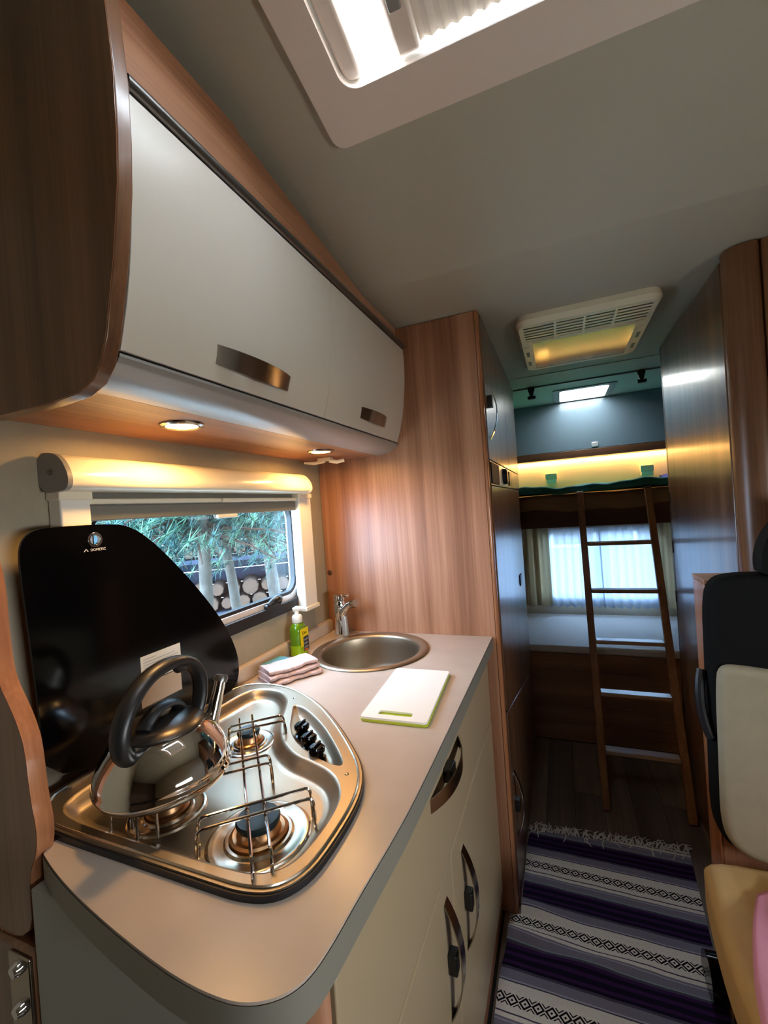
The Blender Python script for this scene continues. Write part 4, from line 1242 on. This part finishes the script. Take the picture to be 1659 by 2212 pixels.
uv = node('ShaderNodeUVMap')
sep = node('ShaderNodeSeparateXYZ')
nt.links.new(uv.outputs[0], sep.inputs[0])
nz_ = node('ShaderNodeTexNoise')
nz_.inputs['Scale'].default_value = 14
nt.links.new(uv.outputs[0], nz_.inputs['Vector'])
wobv = math_('MULTIPLY', math_('SUBTRACT', nz_.outputs['Fac'], 0.5), 0.006)
vv = math_('SUBTRACT', math_('ADD', sep.outputs[1], wobv), math_('MULTIPLY', sep.outputs[0], 0.085))
sh = math_('ADD', vv, 2 * PER - 0.175)           # the first diamond row lies 0.175 m from the fringe
ph = math_('DIVIDE', math_('MODULO', sh, PER), PER)
ramp = node('ShaderNodeValToRGB')
ramp.color_ramp.interpolation = 'CONSTANT'
WH, GR, DG, PU, BK, PL, TEA = (236, 230, 222), (136, 132, 150), (84, 78, 100), (62, 36, 82), (32, 24, 48), (184, 184, 196), (146, 164, 168)
stops = [(0.0, WH), (0.130, DG), (0.145, WH), (0.195, GR), (0.215, PL), (0.230, GR), (0.320, TEA), (0.335, DG), (0.365, PU), (0.405, BK), (0.450, PU), (0.500, BK), (0.560, PU), (0.600, BK), (0.635, DG), (0.665, GR), (0.775, PL), (0.790, DG), (0.805, WH)]
els = ramp.color_ramp.elements
els[0].position, els[0].color = stops[0][0], lin(stops[0][1])
els[1].position, els[1].color = stops[-1][0], lin(stops[-1][1])
for p_, c_ in stops[1:-1]:
    e_ = els.new(p_)
    e_.color = lin(c_)
nt.links.new(ph, ramp.inputs['Fac'])
# chain of diamonds on each white band
dist = math_('MULTIPLY', math_('ABSOLUTE', math_('SUBTRACT', math_('FRACT', math_('ADD', ph, 0.5)), 0.5)), PER)
cell = math_('ABSOLUTE', math_('SUBTRACT', math_('FRACT', math_('DIVIDE', sep.outputs[0], 0.0345)), 0.5))
dia = math_('ADD', math_('MULTIPLY', cell, 2.0), math_('DIVIDE', dist, 0.0165))
ringm = math_('MULTIPLY', math_('GREATER_THAN', dia, 0.62), math_('LESS_THAN', dia, 1.02))
dotm = math_('LESS_THAN', dia, 0.22)
xm = math_('MULTIPLY', math_('LESS_THAN', dist, 0.0165), math_('MULTIPLY', math_('GREATER_THAN', dia, 1.30), math_('LESS_THAN', dia, 1.55)))
blackm = math_('MAXIMUM', math_('MAXIMUM', ringm, dotm), xm)
mixc = node('ShaderNodeMix', data_type='RGBA')
nt.links.new(blackm, mixc.inputs[0])
nt.links.new(ramp.outputs['Color'], mixc.inputs[6])
mixc.inputs[7].default_value = lin((20, 16, 24))
fine = node('ShaderNodeTexNoise')
fine.inputs['Scale'].default_value = 420
nt.links.new(uv.outputs[0], fine.inputs['Vector'])
mul = node('ShaderNodeMix', data_type='RGBA', blend_type='MULTIPLY')
mul.inputs[0].default_value = 0.5
nt.links.new(mixc.outputs[2], mul.inputs[6])
nt.links.new(fine.outputs['Color'], mul.inputs[7])
hs = node('ShaderNodeHueSaturation')
hs.inputs['Saturation'].default_value = 1.0
hs.inputs['Value'].default_value = 1.5
nt.links.new(mul.outputs[2], hs.inputs['Color'])
nt.links.new(hs.outputs[0], B.inputs['Base Color'])
bp = node('ShaderNodeBump')
bp.inputs['Strength'].default_value = 0.5
bp.inputs['Distance'].default_value = 0.002
nt.links.new(fine.outputs['Fac'], bp.inputs['Height'])
nt.links.new(bp.outputs['Normal'], B.inputs['Normal'])

rg = thing('rug', 'striped purple grey and white woven runner rug on the aisle floor', 'rug', (0.05, 1.3, 0))
NU, NV = 60, 150
cl = obj('cloth', MB().grid(rug_pt, NU, NV), rug_m, rg, angle=80)
uvl = cl.data.uv_layers.new(name='weave')
for poly in cl.data.polygons:
    for li in poly.loop_indices:
        vi = cl.data.loops[li].vertex_index
        uvl.data[li].uv = ((vi % (NU + 1)) / NU * RW, (vi // (NU + 1)) / NV * RLEN)
fr = MB()
rnd = random.Random(11)
for k in range(44):
    u = (k + 0.5) / 44
    p = Vector(rug_pt(u, 0.0))
    for s in range(3):
        L = rnd.uniform(0.028, 0.060)
        ang = rnd.gauss(0, 0.55)
        d = (-rV) * math.cos(ang) + rU * math.sin(ang)
        if rnd.random() < 0.10:
            d = -d
        curl = rnd.uniform(-0.8, 0.8)
        q1 = p + d * L * 0.5 + Vector((0, 0, rnd.uniform(0.003, 0.012)))
        d2 = d + rU * curl
        q2 = q1 + d2.normalized() * L * 0.55
        q2.z = 0.0035
        fr.tube([p, q1, q2], [0.0023, 0.0022, 0.0014], 4)
fo_ = obj('fringe', fr, M['fringe'], rg)
fo_['kind'] = 'stuff'

# ------------------------------------------------------------------ outside
gr_ = struct('ground', MB().box(-14, 14, -8, 18, -0.75, -0.70), M['ground_bounce'])
sh_ = thing('garden_shed', 'dark blue-grey board shed wall behind the stacked firewood', 'shed', (-4.6, 5.2, -0.7))
fd = Vector((0.78, 0.62, 0)).normalized()         # the shed faces the kitchen window
fn = Vector((fd.y, -fd.x, 0))
fo0 = Vector((-4.3, 4.6, -0.7))


def fbox(a0, a1, d0, d1, z0, z1):
    c = [fo0 + fd * a + fn * d + Vector((0, 0, z)) for z in (z0, z1) for a, d in ((a0, d0), (a1, d0), (a1, d1), (a0, d1))]
    return MB().add(c, [(0, 1, 2, 3), (4, 7, 6, 5), (0, 4, 5, 1), (1, 5, 6, 2), (2, 6, 7, 3), (3, 7, 4, 0)])


for k in range(22):
    obj('board', fbox(-3.2, 3.6, -0.30, -0.27, k * 0.20, k * 0.20 + 0.19), M['shed'], sh_)
for a in (-3.2, -1.1, 1.1, 3.4):
    obj('post', fbox(a, a + 0.1, -0.26, 0.30, 0, 2.0), M['shed'], sh_)
for z in (0.15, 0.85, 1.55):
    obj('shelf', fbox(-3.2, 3.5, -0.26, 0.32, z, z + 0.05), M['shed'], sh_)
lmesh = {}
nlog = 0
for z, which in ((0.90, 'lower'), (1.60, 'upper')):
    for row in range(2):
        for k in range(5, 14):
            r_ = 0.085 + 0.02 * math.sin(k * 2.3 + row * 1.7 + z * 5)
            a = -1.55 + k * 0.205 + (0.1 if row else 0)
            if (k * 5 + row * 3 + int(z * 10)) % 11 == 0 and row:
                continue
            c = fo0 + fd * a + Vector((0, 0, z + 0.105 + row * 0.185))
            t = thing('log', 'round firewood log on the ' + which + ' shed shelf outside, in its ' + ('top' if row else 'bottom') + ' row', 'log', tuple(c), 'firewood logs, ' + ('top' if row else 'bottom') + ' row of the ' + which + ' shelf')
            obj('bark', MB().tube([c - fn * 0.22, c + fn * 0.28], r_, 9), M['log'], t)
            obj('cut_end', MB().tube([c + fn * 0.2802, c + fn * 0.284], r_ * 0.92, 9), M['log_end'], t)


def pine(name, label, base, h, tr, seed, nb, L, spread_from):
    rnd = random.Random(seed)
    t = thing(name, label, 'tree', base, 'pine trees outside the kitchen window')
    b = Vector(base)
    trunk = [b + Vector((0.05 * math.sin(k * 1.3 + seed), 0.05 * math.cos(k + seed), h * k / 8)) for k in range(9)]
    obj('trunk', MB().tube(trunk, [tr * (1 - 0.08 * k) for k in range(9)], 12), M['bark'], t)
    br_ = MB()
    nd = MB()
    nl = MB()
    for k in range(nb):
        f = spread_from + 0.27 * rnd.random() ** 1.3
        p0 = b + Vector((0, 0, h * f))
        ang = rnd.uniform(0, 2 * PI)
        ll = L * rnd.uniform(0.5, 1.0) * (1.25 - 0.6 * f)
        d = Vector((math.cos(ang), math.sin(ang), rnd.uniform(-0.25, 0.25)))
        pts = [p0 + d * ll * q + Vector((0, 0, -0.25 * ll * q * q + 0.05)) for q in (0, 0.35, 0.7, 1.0)]
        br_.tube(pts, [0.014, 0.010, 0.007, 0.004], 5)
        for m_ in range(int(7 + 9 * ll)):
            q = rnd.uniform(0.25, 1.0)
            pp_ = p0 + d * ll * q + Vector((0, 0, -0.25 * ll * q * q + 0.05))
            pp_ += Vector((rnd.gauss(0, 0.06), rnd.gauss(0, 0.06), rnd.gauss(0, 0.05))) * (0.6 + ll * 0.5)
            tgt = nl if rnd.random() < 0.42 else nd
            for s in range(16):
                nv = Vector((rnd.gauss(0, 1), rnd.gauss(0, 1), rnd.gauss(0.1, 0.9))).normalized()
                sd = nv.cross(Vector((0.3, 0.5, 0.81))).normalized() * 0.0042
                le = rnd.uniform(0.07, 0.12)
                tgt.add([pp_ - sd, pp_ + sd, pp_ + nv * le], [(0, 1, 2)])
    obj('branches', br_, M['log'], t)['kind'] = 'stuff'
    a_ = obj('dark_needles', nd, M['needles'], t, flat=True)
    a_['kind'] = 'stuff'
    b_ = obj('pale_needles', nl, M['needles_light'], t, flat=True)
    b_['kind'] = 'stuff'


pine('pine_tree', 'young pine with pale trunk nearer the black hob lid outside the window', (-2.2, 2.15, -0.70), 4.2, 0.056, 3, 90, 0.85, 0.465)
pine('pine_tree', 'young pine with pale trunk nearer the window latch outside', (-2.35, 2.62, -0.70), 4.4, 0.048, 5, 100, 0.90, 0.455)
pine('pine_tree', 'dense pine filling the upper window above the shed outside', (-2.9, 2.2, -0.70), 4.6, 0.075, 9, 120, 1.15, 0.44)
pine('pine_tree', 'dense pine at the far end of the firewood shed outside', (-2.75, 3.75, -0.70), 4.6, 0.075, 13, 120, 1.10, 0.43)

bd = thing('house', 'pale house with bright windows seen faintly through the rear sheer curtains', 'building', (0.5, 9.0, -0.7))
obj('wall', MB().box(-3.5, 4.5, 9.0, 9.3, -0.7, 2.4), M['building'], bd)
for x in (-1.6, -0.2, 1.2, 2.6):
    w_ = obj('window', MB().box(x, x + 0.8, 8.97, 9.0, 0.4, 1.6), M['alu'], bd)
    obj('pane', MB().box(x + 0.06, x + 0.74, 8.96, 8.97, 0.46, 1.54), M['glass_black'], w_)
